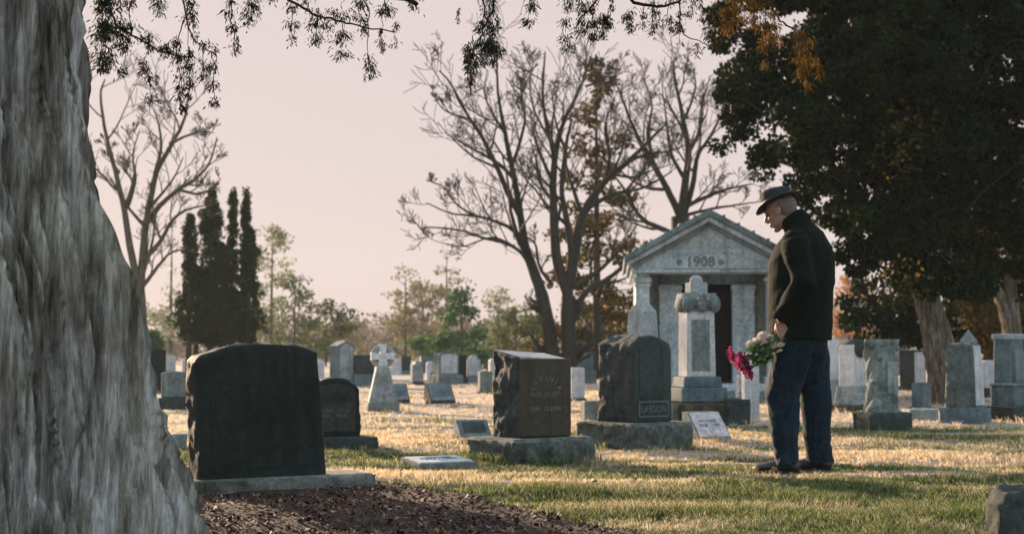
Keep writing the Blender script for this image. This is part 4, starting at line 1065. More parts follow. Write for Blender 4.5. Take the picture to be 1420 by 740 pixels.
limbs_tree('bare_tree', 'bare tree fanning out above the mausoleum roof', 38, (946, 530), LIM, twig_bark, 23, 5, 3, .88, .5, .009)
# left bare tree behind the cedar
LIM = [([(196,545),(196,480),(194,430),(192,400)],10,9), ([(192,400),(182,340),(176,290),(166,240),(155,190),(150,140),(158,118)],6,1), ([(194,410),(198,350),(203,300),(215,240),(235,200),(252,165),(258,130)],6.5,1.6), ([(203,310),(222,285),(248,262),(270,248),(290,225),(300,190)],4.5,1), ([(200,360),(222,335),(240,305),(262,290),(300,282)],4,1),
 ([(196,400),(218,370),(236,350),(262,345)],3.4,.9), ([(215,240),(225,205),(222,170),(215,150)],3,.7), ([(248,262),(275,270),(300,262),(312,250)],2.6,.6), ([(176,290),(188,250),(185,215),(195,180)],3,.7), ([(235,200),(260,190),(285,185),(302,188)],2.6,.6), ([(166,240),(150,215),(142,190)],2,.5), ([(198,380),(210,345),(216,310),(212,270)],3,.8)]
limbs_tree('bare_tree', 'bare tree with pale curved limbs just right of the cedar trunk', 32, (196, 538), LIM, pale_twig, 25, 5, 3, .8, .5, .008)

# columnar arborvitae, five dark spires
arb = leafy('arborvitae_foliage', [(0, (.004, .016, .005)), (.5, (.011, .036, .010)), (.85, (.03, .052, .012)), (1, (.09, .085, .025))], .08)
def column_tree(u, v0, v1, w, Y, label, seed, fat=.35):
    rng = np.random.default_rng(seed); k = mpp(Y); b = at(u, v1, Y); b.z = 0
    t = tree_root('arborvitae', label, b, 'column shaped evergreens')
    z1, z0 = at(u, v0, Y).z, at(u, v1, Y).z; H = z1 - z0; C = []; Rr = []
    n_ = int(H * 26 * max(1, w / 22))
    for i in range(n_):
        q = rng.random(); z = z0 + H * q
        prof = (1 - max(0, (q - .80) / .20) ** 1.6) * (.50 + .30 * rng.random() if q > fat else 1.0 + .5 * math.sin(math.pi * (q / fat) ** .8)) * (1 if q > .06 else .6)
        r = w * k / 2 * prof * (.80 + .35 * rng.random()); a = rng.random() * 6.28; rr = r * (.35 + .6 * rng.random())
        C.append((b.x + rr * math.cos(a), b.y + rr * math.sin(a), z)); Rr.append((.07 + .08 * rng.random(),) * 2 + (.16,))
    leaves_world('crown', [leaf_cloud(C, Rr, 60, .075, seed, -.6)], arb, t, (t.location.x, t.location.y))
    mb = MB(); mb.tube([(0, 0, 0), (0, 0, z0 + H * .8)], [.12, .03], 7); mb.build('trunk', twig_bark, t, True)
    return t
column_tree(262, 300, 466, 30, 52, 'short leftmost spire of the dark evergreen clump with thin ragged top', 41)
column_tree(291, 264, 474, 48, 52.5, 'broad tall dark evergreen spire second from left in the clump', 42, .3)
column_tree(321, 264, 474, 22, 53, 'thin dark evergreen spire in the middle of the clump', 43, .42)
column_tree(339, 262, 472, 20, 53.6, 'tallest and thinnest dark evergreen spire right of the middle', 44, .55)
column_tree(345, 318, 474, 36, 52.2, 'short rounded dark evergreen at the right side of the clump', 45, .5)
column_tree(306, 340, 476, 48, 52.0, 'low bushy dark evergreen filling the foot of the clump', 46, .6)
column_tree(272, 372, 474, 50, 52.6, 'low wide golden-edged evergreen at the left foot of the clump', 47, .7)

# pines and distant trees
def pine(u, v0, v1, w, Y, label, mat, seed, dens=1.0, size=.10, layered=True, kind='pine_tree', lean=0, bare=.0, trunk_mat=None, gaps=.5, group='distant trees along the cemetery edge', clump=.42):
    rng = np.random.default_rng(seed); k = mpp(Y); b = at(u, 492, Y); b.z = 0
    t = tree_root(kind, label, b, group)
    z1, z0 = at(u, v0, Y).z, max(.2, at(u, v1, Y).z); H = z1 - z0; C = []; Rr = []; mb = MB()
    tm = trunk_mat or twig_bark
    mb.tube([(0, 0, 0), (lean * .3, 0, z0), (lean, 0, z0 + H * .96)], [max(.08, H * .022), max(.06, H * .016), .02], 7)
    nb = int(16 + H * 3.5 * dens); lb = MB()
    for i in range(nb):
        q = (i + rng.random()) / nb
        if layered: prof = (1 - q) ** .75 * (.55 + .5 * rng.random()) + .05
        else: prof = math.sin(math.pi * min(1, .16 + .84 * q) ** .9) ** .6 * (.45 + .6 * rng.random())
        L = w * k / 2 * prof; a = rng.random() * 6.28; z = z0 + H * q
        d = Vector((math.cos(a), math.sin(a), .10 + .25 * rng.random() - (.2 if layered else -.25)))
        s0 = Vector((lean * q, 0, z)); e_ = s0 + d * L
        lb.tube([s0, s0.lerp(e_, .5) + Vector((0, 0, -.03 * L)), e_], [max(.012, L * .022), max(.01, L * .014), .006], 4, cap=False)
        m_ = max(1, int(L / clump * 1.1))
        for j in range(m_):
            if rng.random() < bare: continue
            f = 1 - (j / m_) * .75
            c = s0.lerp(e_, f); C.append((c.x + rng.normal(0, .12 * clump), c.y + rng.normal(0, .12 * clump), c.z + rng.normal(0, .1))); r = clump * (.6 + .6 * rng.random()); Rr.append((r, r, r * .5))
    if C:
        o = leaves_obj('crown', [leaf_cloud(C, Rr, int(70 * dens), size, seed, .1)], mat, t)
    mb.build('trunk', tm, t, True); lb.build('branches', tm, t, True)
    return t
gr_pine = leafy('green_pine_needles', [(0, (.02, .05, .035)), (.5, (.04, .10, .06)), (1, (.10, .16, .07))], .3)
olive = leafy('olive_foliage', [(0, (.03, .042, .018)), (.5, (.07, .085, .035)), (1, (.15, .15, .06))], .3, (1.2, 1.2, .7))
haze_g = leafy('haze_paled_foliage', [(0, (.12, .14, .08)), (.5, (.20, .22, .13)), (1, (.32, .31, .19))], .3, (1.15, 1.15, .85))  # grey-green foliage with distance haze painted in as paler albedo
brown_f = leafy('brown_leaf_foliage', [(0, (.11, .10, .06)), (.5, (.20, .18, .11)), (1, (.32, .27, .17))], .3, (1.15, 1.1, .85))
gold_f = leafy('golden_spruce_needles', [(0, (.012, .018, .009)), (.5, (.04, .038, .014)), (1, (.17, .12, .03))], .35)
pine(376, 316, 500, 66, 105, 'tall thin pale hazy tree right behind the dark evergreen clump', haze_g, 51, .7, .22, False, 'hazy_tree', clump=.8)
pine(408, 385, 500, 95, 88, 'broad grey-green pine sloping down right of the dark clump', leafy('dim_pine', [(0, (.035, .06, .045)), (.5, (.07, .10, .06)), (1, (.13, .15, .08))], .3), 52, .8, .18, True, clump=.7)
pine(452, 425, 500, 84, 95, 'low brownish green tree above the blue-grey peaked monument', olive, 53, .7, .2, False, 'shrubby_tree', clump=.7)
pine(488, 448, 500, 50, 110, 'faint low tree beside the ringed cross', brown_f, 54, .5, .22, False, 'hazy_tree', clump=.7)
pine(562, 376, 498, 84, 76, 'round golden-brown half-bare tree left of the green pine', brown_f, 55, .55, .12, False, 'autumn_tree', bare=.45, clump=.5)
pine(585, 395, 500, 90, 118, 'misty brown tree behind the golden-brown one', brown_f, 56, .8, .25, False, 'hazy_tree', clump=.9)
pine(619, 346, 500, 60, 100, 'tall open pine with gappy tufts above the green pine', leafy('open_pine', [(0, (.05, .06, .03)), (.5, (.10, .11, .05)), (1, (.18, .17, .08))], .35), 57, .55, .2, False, bare=.45, clump=.8)
pine(640, 402, 512, 100, 60, 'bushy bright green pine in the middle distance', gr_pine, 58, 1.2, .13, True, clump=.5)
pine(612, 475, 512, 80, 66, 'low spreading green juniper left of the bushy green pine', gr_pine, 59, 1.0, .13, False, 'juniper', clump=.5)
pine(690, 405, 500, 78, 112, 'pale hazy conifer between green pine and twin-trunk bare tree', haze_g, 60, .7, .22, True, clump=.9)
pine(715, 428, 505, 60, 70, 'dark olive tree at the left of the twin-trunk bare tree', olive, 61, .8, .14, False, 'olive_tree', clump=.5)
pine(740, 440, 505, 50, 74, 'small olive tree touching the twin trunks', olive, 62, .7, .14, False, 'olive_tree', clump=.5)
pine(828, 80, 505, 165, 44, 'golden-brown spruce rising behind the twin-trunk bare tree', gold_f, 63, 1.1, .12, True, 'spruce_tree', bare=.10, clump=.42)
pine(845, 395, 505, 80, 52, 'dark green-gold conifer left of the mausoleum', gold_f, 64, 1.0, .13, True, clump=.45)
pine(815, 425, 505, 50, 60, 'small dark conifer between twin trunks and mausoleum', olive, 65, .8, .13, True, clump=.45)
pine(1178, 385, 500, 60, 90, 'reddish-brown hazy tree seen between the man and the dark evergreen', leafy('reddish_foliage', [(0, (.18, .09, .06)), (.5, (.30, .17, .12)), (1, (.40, .26, .18))], .35), 66, .9, .2, False, 'autumn_tree', clump=.7)
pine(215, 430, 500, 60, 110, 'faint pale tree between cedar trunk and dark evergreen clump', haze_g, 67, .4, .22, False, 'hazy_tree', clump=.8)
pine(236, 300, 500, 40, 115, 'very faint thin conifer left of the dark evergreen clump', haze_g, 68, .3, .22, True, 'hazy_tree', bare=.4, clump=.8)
pine(208, 462, 512, 24, 60, 'small green shrub by the edge of the cedar trunk', gr_pine, 69, .9, .13, False, 'shrub', clump=.4)
# far woods
rng = np.random.default_rng(77); C = []; Rr = []
for i in range(900):
    a = rng.uniform(-1.0, 1.0); Y_ = rng.uniform(135, 215); x = a * Y_ * .75
    h = 2.2 + 4.5 * fbm(np.array([x / 22]), np.array([Y_ / 40]), 3, 90)[0] + 2.2 + (2.0 if x > 20 else 0)
    C.append((x, Y_, max(.6, rng.random() * h))); r = .9 + 1.3 * rng.random(); Rr.append((r * 1.4, r, r))
o = leaves_obj('far_woods', [leaf_cloud(C, Rr, 90, .5, 78)], leafy('haze_paled_woods', [(0, (.12, .10, .08)), (.5, (.18, .155, .12)), (1, (.26, .22, .16))], .25, (1.1, 1.05, .9)), None)  # foliage colour lightened to carry the haze of distance
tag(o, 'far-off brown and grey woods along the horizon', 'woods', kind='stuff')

# big dark evergreen at right
darkleaf = leafy('dark_evergreen_foliage', [(0, (.004, .012, .004)), (.6, (.009, .024, .007)), (.9, (.018, .036, .010)), (1, (.07, .06, .018))], .15)
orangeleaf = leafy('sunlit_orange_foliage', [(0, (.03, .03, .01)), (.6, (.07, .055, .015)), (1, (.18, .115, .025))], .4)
def blob_tree(name, label, Y, base, trunks, blobs, mat, seed, per=150, size=.075, bark=dark_bark, clump=.30, dens=1.0, extra=None, yr=1.0):
    rng = np.random.default_rng(seed); rn = random.Random(seed); k = mpp(Y); b = at(base[0], base[1], Y); b.z = 0
    t = tree_root(name, label, b); KEEP_OUT.append((b.x, b.y, .35))
    mb = MB(); lb = MB()
    for pts, r0, r1 in trunks:
        L = limb_path([at(u, v, Y) for u, v in pts], 6, .004, rn); n_ = len(L) - 1
        V = []; F = []; ns = 28
        for i, p in enumerate(L):
            r = (r0 + (r1 - r0) * i / n_) * k
            for j in range(ns):
                ph = 2 * math.pi * j / ns
                q = 1 + .16 * math.sin(3 * ph + i * .12) + .10 * math.sin(7 * ph + 1 + i * .2) + .06 * rn.gauss(0, 1) * .5
                V.append((p.x + r * q * math.cos(ph), p.y + r * q * math.sin(ph), p.z))
        F = [(i*ns+j, i*ns+(j+1)%ns, (i+1)*ns+(j+1)%ns, (i+1)*ns+j) for i in range(n_) for j in range(ns)]
        mb.add(V, F)
    tkid('trunk', mb.mesh('trunk'), bark, t)
    C = []; Rr = []
    top = at(trunks[0][0][-1][0], trunks[0][0][-1][1], Y)
    for (u, v, ru, rv, dn) in blobs:
        c = at(u, v, Y); n_ = int(ru * rv * k * k / (clump ** 2) * 2.6 * dn * dens) + 1
        c.y += rng.normal(0, .6)
        for _ in range(n_):
            d = rng.normal(size=3); d /= np.linalg.norm(d); rr = rng.random() ** .4
            C.append((c.x + d[0] * rr * ru * k, c.y + d[1] * rr * min(ru, rv) * k * yr, c.z + d[2] * rr * rv * k)); r = clump * (.45 + .6 * rng.random()); Rr.append((r, r, r * .75))
        for _ in range(1):
            e_ = Vector(C[-1 - rn.randrange(n_)]); s0 = top.lerp(at(trunks[0][0][-2][0], trunks[0][0][-2][1], Y), rn.random())
            lb.tube([s0, s0.lerp(e_, .5) + Vector((0, 0, .2)), e_], [.022, .014, .006], 5, cap=False)
    leaves_world('crown', [leaf_cloud(C, Rr, per, size, seed, .55)], mat, t, (t.location.x, t.location.y))
    tkid('branches', lb.mesh('branches'), twig_bark, t)
    if extra:
        C = []; Rr = []
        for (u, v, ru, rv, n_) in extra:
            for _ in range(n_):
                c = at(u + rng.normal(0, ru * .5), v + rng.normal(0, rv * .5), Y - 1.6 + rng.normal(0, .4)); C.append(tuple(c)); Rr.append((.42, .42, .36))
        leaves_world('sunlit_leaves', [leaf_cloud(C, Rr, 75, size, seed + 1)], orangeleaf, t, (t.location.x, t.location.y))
    return t
BL = [(1190,-40,120,80,1.2), (1320,-30,110,90,1.3), (1080,-30,70,60,1), (1040,60,42,45,1.0), (1022,165,34,40,1.0), (1012,20,24,34,.8), (1010,130,24,26,.9), (1060,120,45,50,1.1), (1100,190,50,48,1.1), (1060,215,26,34,.9), (1150,110,70,70,1.3), (1230,90,80,80,1.4), (1330,100,80,80,1.3), (1405,110,34,60,.8),
      (1180,220,70,60,1.3), (1270,210,80,70,1.4), (1350,220,70,60,1.2), (1400,260,36,50,.8), (1230,310,80,55,1.4), (1310,330,80,55,1.3), (1180,320,38,45,1.0), (1150,270,34,34,.8), (1100,262,26,20,.7), (1250,375,50,28,1.1), (1190,370,26,22,.8), (1330,390,50,30,1.0), (1140,60,60,60,1.0), (1290,20,80,60,1.2), (1390,30,40,50,.8), (1215,160,60,50,1.2), (1290,270,60,40,1.2), (1440,180,60,110,1.1), (1420,320,50,60,1.0), (1450,20,60,70,1.0), (1380,170,50,60,1.0), (1200,20,50,50,1.2), (1265,130,60,60,1.2)]
blob_tree('evergreen_tree', 'huge dark evergreen on a leaning pale trunk behind the man', 21.5, (1312, 559),
    [([(1322,562),(1314,530),(1304,490),(1291,440),(1272,385),(1256,330)], 25, 13), ], BL, darkleaf, 101, 190, .062, pale_bark, .25, 1.9,
    [(1262,250,40,70,2), (1240,395,20,12,2)])
BL = [(1380,340,50,50,.9), (1420,300,50,60,.9), (1440,200,60,80,.9), (1360,280,40,40,.5), (1440,380,40,40,.8), (1450,80,50,80,.8), (1400,380,40,24,.7)]
blob_tree('evergreen_tree', 'second dark evergreen with forked pale trunk at the right edge', 25, (1412, 549),
    [([(1415,552),(1408,500),(1400,450),(1385,410),(1360,370),(1345,340)], 13, 6), ([(1410,500),(1406,450),(1402,410),(1400,370),(1402,330)], 10, 6)], BL, darkleaf, 103, 140, .075, pale_bark, .30, 1.0, [(1375,330,40,40,14)])
BL = [(1210,440,52,46,1.4), (1260,450,40,50,1.3), (1180,400,20,30,.7)]
blob_tree('yew_tree', 'low dark yew filling the gap between man and leaning trunk', 31, (1225, 538), [([(1225,540),(1225,500),(1226,440)], 7, 4)], BL, darkleaf, 105, 150, .09, dark_bark, .34, 1.1)
BL = [(1345,430,50,60,1.3), (1400,450,40,60,1.2), (1315,470,24,40,.9), (1440,440,40,60,1.2)]
blob_tree('yew_tree', 'low orange-lit dark yew behind the tapered monument', 33, (1370, 536), [([(1370,538),(1370,500),(1370,440)], 7, 4)], BL, darkleaf, 107, 150, .09, dark_bark, .34, 1.0, [(1350,400,26,30,22), (1395,480,30,20,8), (1375,440,30,30,10)])

# ------------------------------------------------------------------ the man
def remesh(mb, voxel, it=6, fac=.5, fold=None, name='m'):
    me0 = mb.mesh('src'); o = bpy.data.objects.new('src', me0); COL.objects.link(o)
    r = o.modifiers.new('r', 'REMESH'); r.mode = 'VOXEL'; r.voxel_size = voxel
    s = o.modifiers.new('s', 'SMOOTH'); s.iterations = it; s.factor = fac
    me = bpy.data.meshes.new_from_object(o.evaluated_get(bpy.context.evaluated_depsgraph_get()))
    bpy.data.objects.remove(o); me.name = name
    if fold:
        n_ = len(me.vertices); P = np.empty(n_ * 3); me.vertices.foreach_get('co', P); P = P.reshape(-1, 3)
        Nn = np.empty(n_ * 3); me.vertex_normals.foreach_get('vector', Nn) if hasattr(me, 'vertex_normals') else me.vertices.foreach_get('normal', Nn)
        Nn = Nn.reshape(-1, 3); P = P + Nn * fold(P)[:, None]; me.vertices.foreach_set('co', P.ravel()); me.update()
    return me
mp_ = gp(1112, 653); TH = A(25)
man = thing('person', 'standing man in dark jacket, jeans and grey hat, head bowed, holding flowers', 'person', (mp_.x, mp_.y, float(gz(mp_.x, mp_.y)) - .004), math.pi - TH)
KEEP_OUT.append((mp_.x - .05, mp_.y, .0))
V3 = Vector
HP = A(21); hf, hu, hl = V3((math.cos(HP), 0, -math.sin(HP))), V3((math.sin(HP), 0, math.cos(HP))), V3((0, 1, 0))
HM = Matrix((hf, hl, hu)).transposed()
HC = V3((.118, 0, 1.660))
def hp(a, b, c): return HC + (hf * a + hl * b + hu * c) * 1.07
skin = plain('skin', (.34, .195, .145), .5, .18, 60, .15, .001, Subsurface_Weight=.12)
jack_m = plain('black_wool_jacket', (.006, .010, .008), .9, .3, 60, .5, .003, Specular_IOR_Level=.08)
jean_m = plain('blue_denim', (.005, .018, .028), .85, .5, 22, .35, .003, Specular_IOR_Level=.2)#, 22, .35, .003)
hat_m = plain('grey_felt', (.030, .034, .036), .9, .3, 60, .3, .002, Specular_IOR_Level=.2)
band_m = plain('hat_ribbon', (.014, .015, .016), .6, .2, 60, .1)
shoe_m = plain('black_leather', (.012, .012, .013), .4, .2, 40, .15)
sole_m = plain('rubber_sole', (.02, .018, .016), .8, .2, 40, .1)
hair_m = plain('short_grey_hair', (.17, .125, .10), .9, .4, 90, .5, .002)
shirt_m = plain('dark_scarf_cloth', (.05, .055, .06), .9, .3, 60, .3)
body = MB()
# head
body.ell(hp(-.012, 0, .028), (.098, .077, .092), HM, 20, 14)
body.ell(hp(.020, 0, -.040), (.072, .060, .070), HM, 16, 12)
body.ell(hp(.058, 0, -.092), (.024, .026, .020), HM)
body.ell(hp(.074, 0, .022), (.018, .052, .012), HM)                       # brow
body.tube([hp(.080, 0, .016), hp(.096, 0, -.008), hp(.106, 0, -.028)], [.009, .012, .015], 10)
for s in (-1, 1):
    body.ell(hp(.058, s * .040, -.022), (.022, .020, .018), HM)           # cheek
    body.ell(hp(.097, s * .012, -.032), (.010, .008, .008), HM)
    body.ell(hp(-.004, s * .083, -.008), (.018, .009, .031), HM)          # ear
    body.ell(hp(-.014, s * .088, -.002), (.012, .006, .022), HM)
body.ell(hp(.084, 0, -.055), (.013, .024, .006), HM); body.ell(hp(.081, 0, -.067), (.012, .021, .006), HM)
body.tube([(-.01, 0, 1.46), (.015, 0, 1.53), hp(-.045, 0, -.045)], [.070, .064, .062], 14)
# trunk and limbs below the clothes
body.tube([(0, 0, .84), (0, 0, 1.0), (-.01, 0, 1.2), (-.02, 0, 1.36), (-.01, 0, 1.46), (0, 0, 1.50)], [(.115, .165), (.11, .15), (.12, .17), (.12, .19), (.09, .15), (.06, .08)], 18, up=(1, 0, 0))
LW = V3((.075, .215, .950))
arms = {1: [V3((-.025, .19, 1.44)), V3((-.085, .262, 1.18)), LW], -1: [V3((-.02, -.19, 1.44)), V3((.0, -.26, 1.18)), V3((.15, -.17, .97))]}
for s in (1, -1):
    a = arms[s]; body.tube([a[0], a[0].lerp(a[1], .5), a[1], a[1].lerp(a[2], .4), a[2]], [.052, .048, .040, .036, .027], 12)
legs = {1: [V3((.01, .095, .86)), V3((.090, .115, .48)), V3((.062, .13, .09))], -1: [V3((-.01, -.095, .86)), V3((-.065, -.120, .48)), V3((-.075, -.135, .09))]}
for s in (1, -1):
    a = legs[s]; body.tube([a[0], a[0].lerp(a[1], .5), a[1], a[1].lerp(a[2], .35), a[2]], [.088, .075, .056, .058, .040], 14)
    body.tube([a[2] + V3((-.03, 0, -.04)), a[2] + V3((.08, 0, -.045)), a[2] + V3((.17, 0, -.06))], [.034, .036, .02], 10)
def hand(Wr, side_, ax, e2, flip=1):
    """palm from wrist to a knuckle row lying along ax, fingers curled round a bar parallel to ax"""
    e1 = V3((0, side_, 0)); Kc = Wr + e2 * .074 + ax * .006 + e1 * .006
    for s, w in ((-.026, .020), (-.009, .021), (.009, .021), (.026, .020)):
        body.tube([Wr + ax * s * .6, Wr.lerp(Kc, .5) + ax * s * 1.0, Kc + ax * s * 1.1], [(.019, .018), (.0185, .017), (.015, .014)], 8)
    for i, (s, ln) in enumerate(((.032, .95), (.0115, 1.05), (-.010, 1.0), (-.030, .82))):
        c = Kc + ax * s + e2 * .006 - e1 * .018; r = .024 * ln
        P = [c + e1 * (.020) - e2 * .004]
        for ang in (20, 62, 105, 150, 200): P.append(c + e1 * r * math.cos(A(ang)) + e2 * r * math.sin(A(ang)))
        body.tube(P, [.0118, .0112, .0106, .0098, .0090, .0078], 8)
    T0 = Wr + ax * .020 - e1 * .004
    body.tube([T0, T0 + ax * .030 + e2 * .025 - e1 * .012, T0 + ax * .038 + e2 * .052 - e1 * .016, T0 + ax * .030 + e2 * .075 - e1 * .010], [.014, .0125, .0105, .0085], 8)
    return Kc
AX = V3((.82, 0, -.57)).normalized(); E2 = V3((-.30, 0, -.95)); E2 = (E2 - AX * E2.dot(AX) * .6).normalized()
KL = hand(LW, 1, AX, E2)
RWr = arms[-1][2]; hand(RWr, -1, V3((.82, .2, -.55)).normalized(), V3((-.1, .25, -.96)).normalized())
me = remesh(body, .0042, 4, .45, name='person_body')
bo = link('body', me, skin, man, True)
for s in (-1, 1):
    mb = MB(); mb.ell(hp(.074, s * .031, .004), (.010, .012, .0095), HM, 12, 8); mb.build('eye', plain('eye_white', (.14, .11, .10), .3, .05, 20, 0), bo, True)
    mb = MB(); mb.tube([hp(.085, s * .014, .022), hp(.084, s * .034, .027), hp(.072, s * .050, .020)], [.003, .0035, .002], 6); mb.build('eyebrow', hair_m, bo, True)
mb = MB(); mb.ell(hp(-.021, 0, .022), (.0945, .0785, .082), HM, 26, 18); mb.ell(hp(-.045, 0, -.022), (.058, .058, .050), HM, 20, 14)
me = remesh(mb, .005, 6, .5, lambda P: .003 * fbm(P[:, 0] / .02 + P[:, 1] / .02, P[:, 2] / .02, 3, 4)); link('hair', me, hair_m, man, True)

jk = MB()
jk.tube([(.005, 0, .845), (.002, 0, .95), (-.002, 0, 1.08), (-.010, 0, 1.22), (-.022, 0, 1.34), (-.030, 0, 1.43), (-.022, 0, 1.50), (-.006, 0, 1.555), (.010, 0, 1.60)],
        [(.200, .240), (.202, .240), (.206, .240), (.208, .244), (.200, .242), (.176, .222), (.135, .175), (.094, .11), (.080, .085)], 30, up=(1, 0, 0))
for s in (1, -1):
    a = arms[s]
    sh = a[0] + V3((0, s * .012, .005))
    wr = a[1].lerp(a[2], .90)
    jk.ell(sh, (.088, .070, .078)); jk.tube([sh, sh.lerp(a[1], .5), a[1] + V3((-.004, 0, 0)), a[1].lerp(a[2], .45), wr], [.088, .084, .080, .073, .065], 16)
def jfold(P):
    x, y, z = P[:, 0], P[:, 1], P[:, 2]
    w = np.sin(z * 42 + 5 * np.sin(y * 9 + x * 6) + 3 * x / .1) * .0035 * np.clip((1.45 - z) / .3, 0, 1) * np.clip((np.abs(y) - .16) / .06, .25, 1)
    return w + .026 * fbm(x / .12 + y / .15 + z / .3, z / .17 + x / .4, 4, 5) + .010 * fbm(x / .04 + y / .03, z / .05, 3, 6)
me = remesh(jk, .0085, 4, .5, jfold, 'jacket')
jo = link('jacket', me, jack_m, man, True)
cl = MB(); rings = []
cc0 = V3((.036, 0, 1.612)); cn = V3((math.sin(A(34)), 0, math.cos(A(34)))); cf = V3((cn.z, 0, -cn.x))
Vc = []; nC = 28
for i, (rr, hh) in enumerate(((.094, -.055), (.086, -.02), (.078, .014), (.073, .020), (.070, .012), (.070, -.05))):
    for j in range(nC):
        ph = 2 * math.pi * j / nC
        Vc.append(cc0 + cf * (rr * 1.08 * math.cos(ph)) + V3((0, rr * .98 * math.sin(ph), 0)) + cn * (hh - .010 * max(0, math.cos(ph)) ** 2))
cl.add(Vc, [(i*nC+j, i*nC+(j+1)%nC, (i+1)*nC+(j+1)%nC, (i+1)*nC+j) for i in range(5) for j in range(nC)])
cl.build('collar', jack_m, jo, True)
mb = MB()                                    # flap pocket and front zip
mb.box((-.02, .226, 1.0), (.13, .012, .045)); mb.build('pocket_flap', jack_m, jo, False, .005)
for s in (1, -1):
    a = arms[s]; wr = a[1].lerp(a[2], .90); d = (a[2] - a[1]).normalized(); mb = MB()
    mb.tube([wr - d * .03, wr - d * .012, wr + d * .006, wr + d * .006], [.0675, .069, .0675, .045], 18); mb.build('cuff', jack_m, jo, True)
tr = MB()
tr.tube([(0, 0, .95), (0, 0, .88), (0, 0, .80), (0, 0, .745)], [(.145, .185), (.155, .20), (.150, .198), (.10, .13)], 24, up=(1, 0, 0))
for s in (1, -1):
    a = legs[s]
    tr.tube([a[0] + V3((0, s * .008, 0)), a[0].lerp(a[1], .35) + V3((0, 0, 0)), a[0].lerp(a[1], .7), a[1], a[1].lerp(a[2], .35), a[1].lerp(a[2], .75), a[2] + V3((.0, 0, .0)), a[2] + V3((-.004, 0, -.035))],
            [.130, .126, .112, .100, .093, .085, .080, .082], 20)
def tfold(P):
    x, y, z = P[:, 0], P[:, 1], P[:, 2]
    low = np.clip((.24 - z) / .2, 0, 1)
    w = np.sin(z * 80 + 7 * np.sin(x * 22 + y * 17) + 9 * fbm(x / .1, z / .12, 2, 3)) * .004 * low
    return w + .045 * fbm(x / .09 + y / .10 + z / .25, z / .22 - x / .3, 4, 8) + .012 * fbm(x / .03, z / .05 + y / .03, 3, 9)
me = remesh(tr, .0075, 4, .5, tfold, 'jeans')
link('jeans', me, jean_m, man, True)
for s in (1, -1):
    a = legs[s][2]; sh = MB(); tz = A(-6 * s)
    def q(x, y, z): return V3((a.x + x * math.cos(tz) - y * math.sin(tz), a.y + x * math.sin(tz) + y * math.cos(tz), z))
    sh.tube([q(-.085, 0, .045), q(-.05, 0, .055), q(.0, 0, .058), (q(.06, 0, .052)), q(.13, 0, .042), q(.19, 0, .034), q(.225, 0, .028)],
            [(.030, .026), (.046, .036), (.052, .038), (.044, .042), (.032, .046), (.026, .040), (.014, .02)], 16, up=(0, 0, 1))
    sh.tube([q(-.02, 0, .05), q(-.01, 0, .12)], [.048, .046], 14)
    me = remesh(sh, .005, 4); so = link('shoe', me, shoe_m, man, True)
    mb = MB(); prof = []
    for i in range(24):
        ph = 2 * math.pi * i / 24; c_, s_ = math.cos(ph), math.sin(ph)
        prof.append(q(.07 + .165 * c_, (.046 if c_ > -.3 else .038) * s_ * (1.02 - .12 * abs(c_)), 0))
    mb.add([p + V3((0, 0, .0)) for p in prof] + [p + V3((0, 0, .024)) for p in prof], [tuple(range(24))[::-1], tuple(range(24, 48))] + [(i, (i+1)%24, (i+1)%24+24, i+24) for i in range(24)])
    mb.build('sole', sole_m, so, False, .003)
# hat
ht = MB(); HB = hp(-.010, 0, .050); n_ = 40; Vh = []
def hv(a, b, c): return HB + (hf * a + hl * b + hu * c) * 1.07
for (rf, rl, z, mode) in ((.152, .136, 0, 'brim'), (.150, .134, .004, 'brim'), (.106, .088, .006, ''), (.101, .083, .03, ''), (.097, .078, .062, ''), (.091, .069, .088, 'top'), (.074, .050, .099, 'top'), (.045, .024, .090, 'dent'), (.012, .006, .084, 'dent')):
    for j in range(n_):
        ph = 2 * math.pi * j / n_; a, b = math.cos(ph), math.sin(ph); zz_ = z
        if mode == 'brim': zz_ += .020 * b * b - .014 * max(0, a) ** 2 + .010 * max(0, -a)
        if mode == 'top': zz_ += -.018 * max(0, -a) + .006 * max(0, a)
        pin = 1 - .20 * math.exp(-((abs(ph if ph < math.pi else ph - 2 * math.pi) - .55) / .25) ** 2) * min(1, z / .07) if mode != 'brim' else 1
        Vh.append(hv(rf * a * (1 if a < 0 else .96 + .04), rl * b * pin, zz_))
nr = 9
ht.add(Vh, [(i*n_+j, i*n_+(j+1)%n_, (i+1)*n_+(j+1)%n_, (i+1)*n_+j) for i in range(nr-1) for j in range(n_)] + [tuple(range((nr-1)*n_, nr*n_))])
ho = ht.build('hat', hat_m, man, True); m_ = ho.modifiers.new('s', 'SOLIDIFY'); m_.thickness = .004; m_.offset = -1
m_ = ho.modifiers.new('ss', 'SUBSURF'); m_.levels = 1; m_.render_levels = 1
mb = MB(); Vb = []
for (rf, rl, z) in ((.1075, .0895, .008), (.1065, .0885, .010), (.1035, .0850, .034), (.1010, .0830, .035)):
    for j in range(n_):
        ph = 2 * math.pi * j / n_; pin = 1 - .20 * math.exp(-((abs(ph if ph < math.pi else ph - 2 * math.pi) - .55) / .25) ** 2) * min(1, z / .07)
        Vb.append(hv(rf * math.cos(ph), rl * math.sin(ph) * pin, z))
mb.add(Vb, [(i*n_+j, i*n_+(j+1)%n_, (i+1)*n_+(j+1)%n_, (i+1)*n_+j) for i in range(3) for j in range(n_)]); mb.build('hat_band', band_m, ho, True)

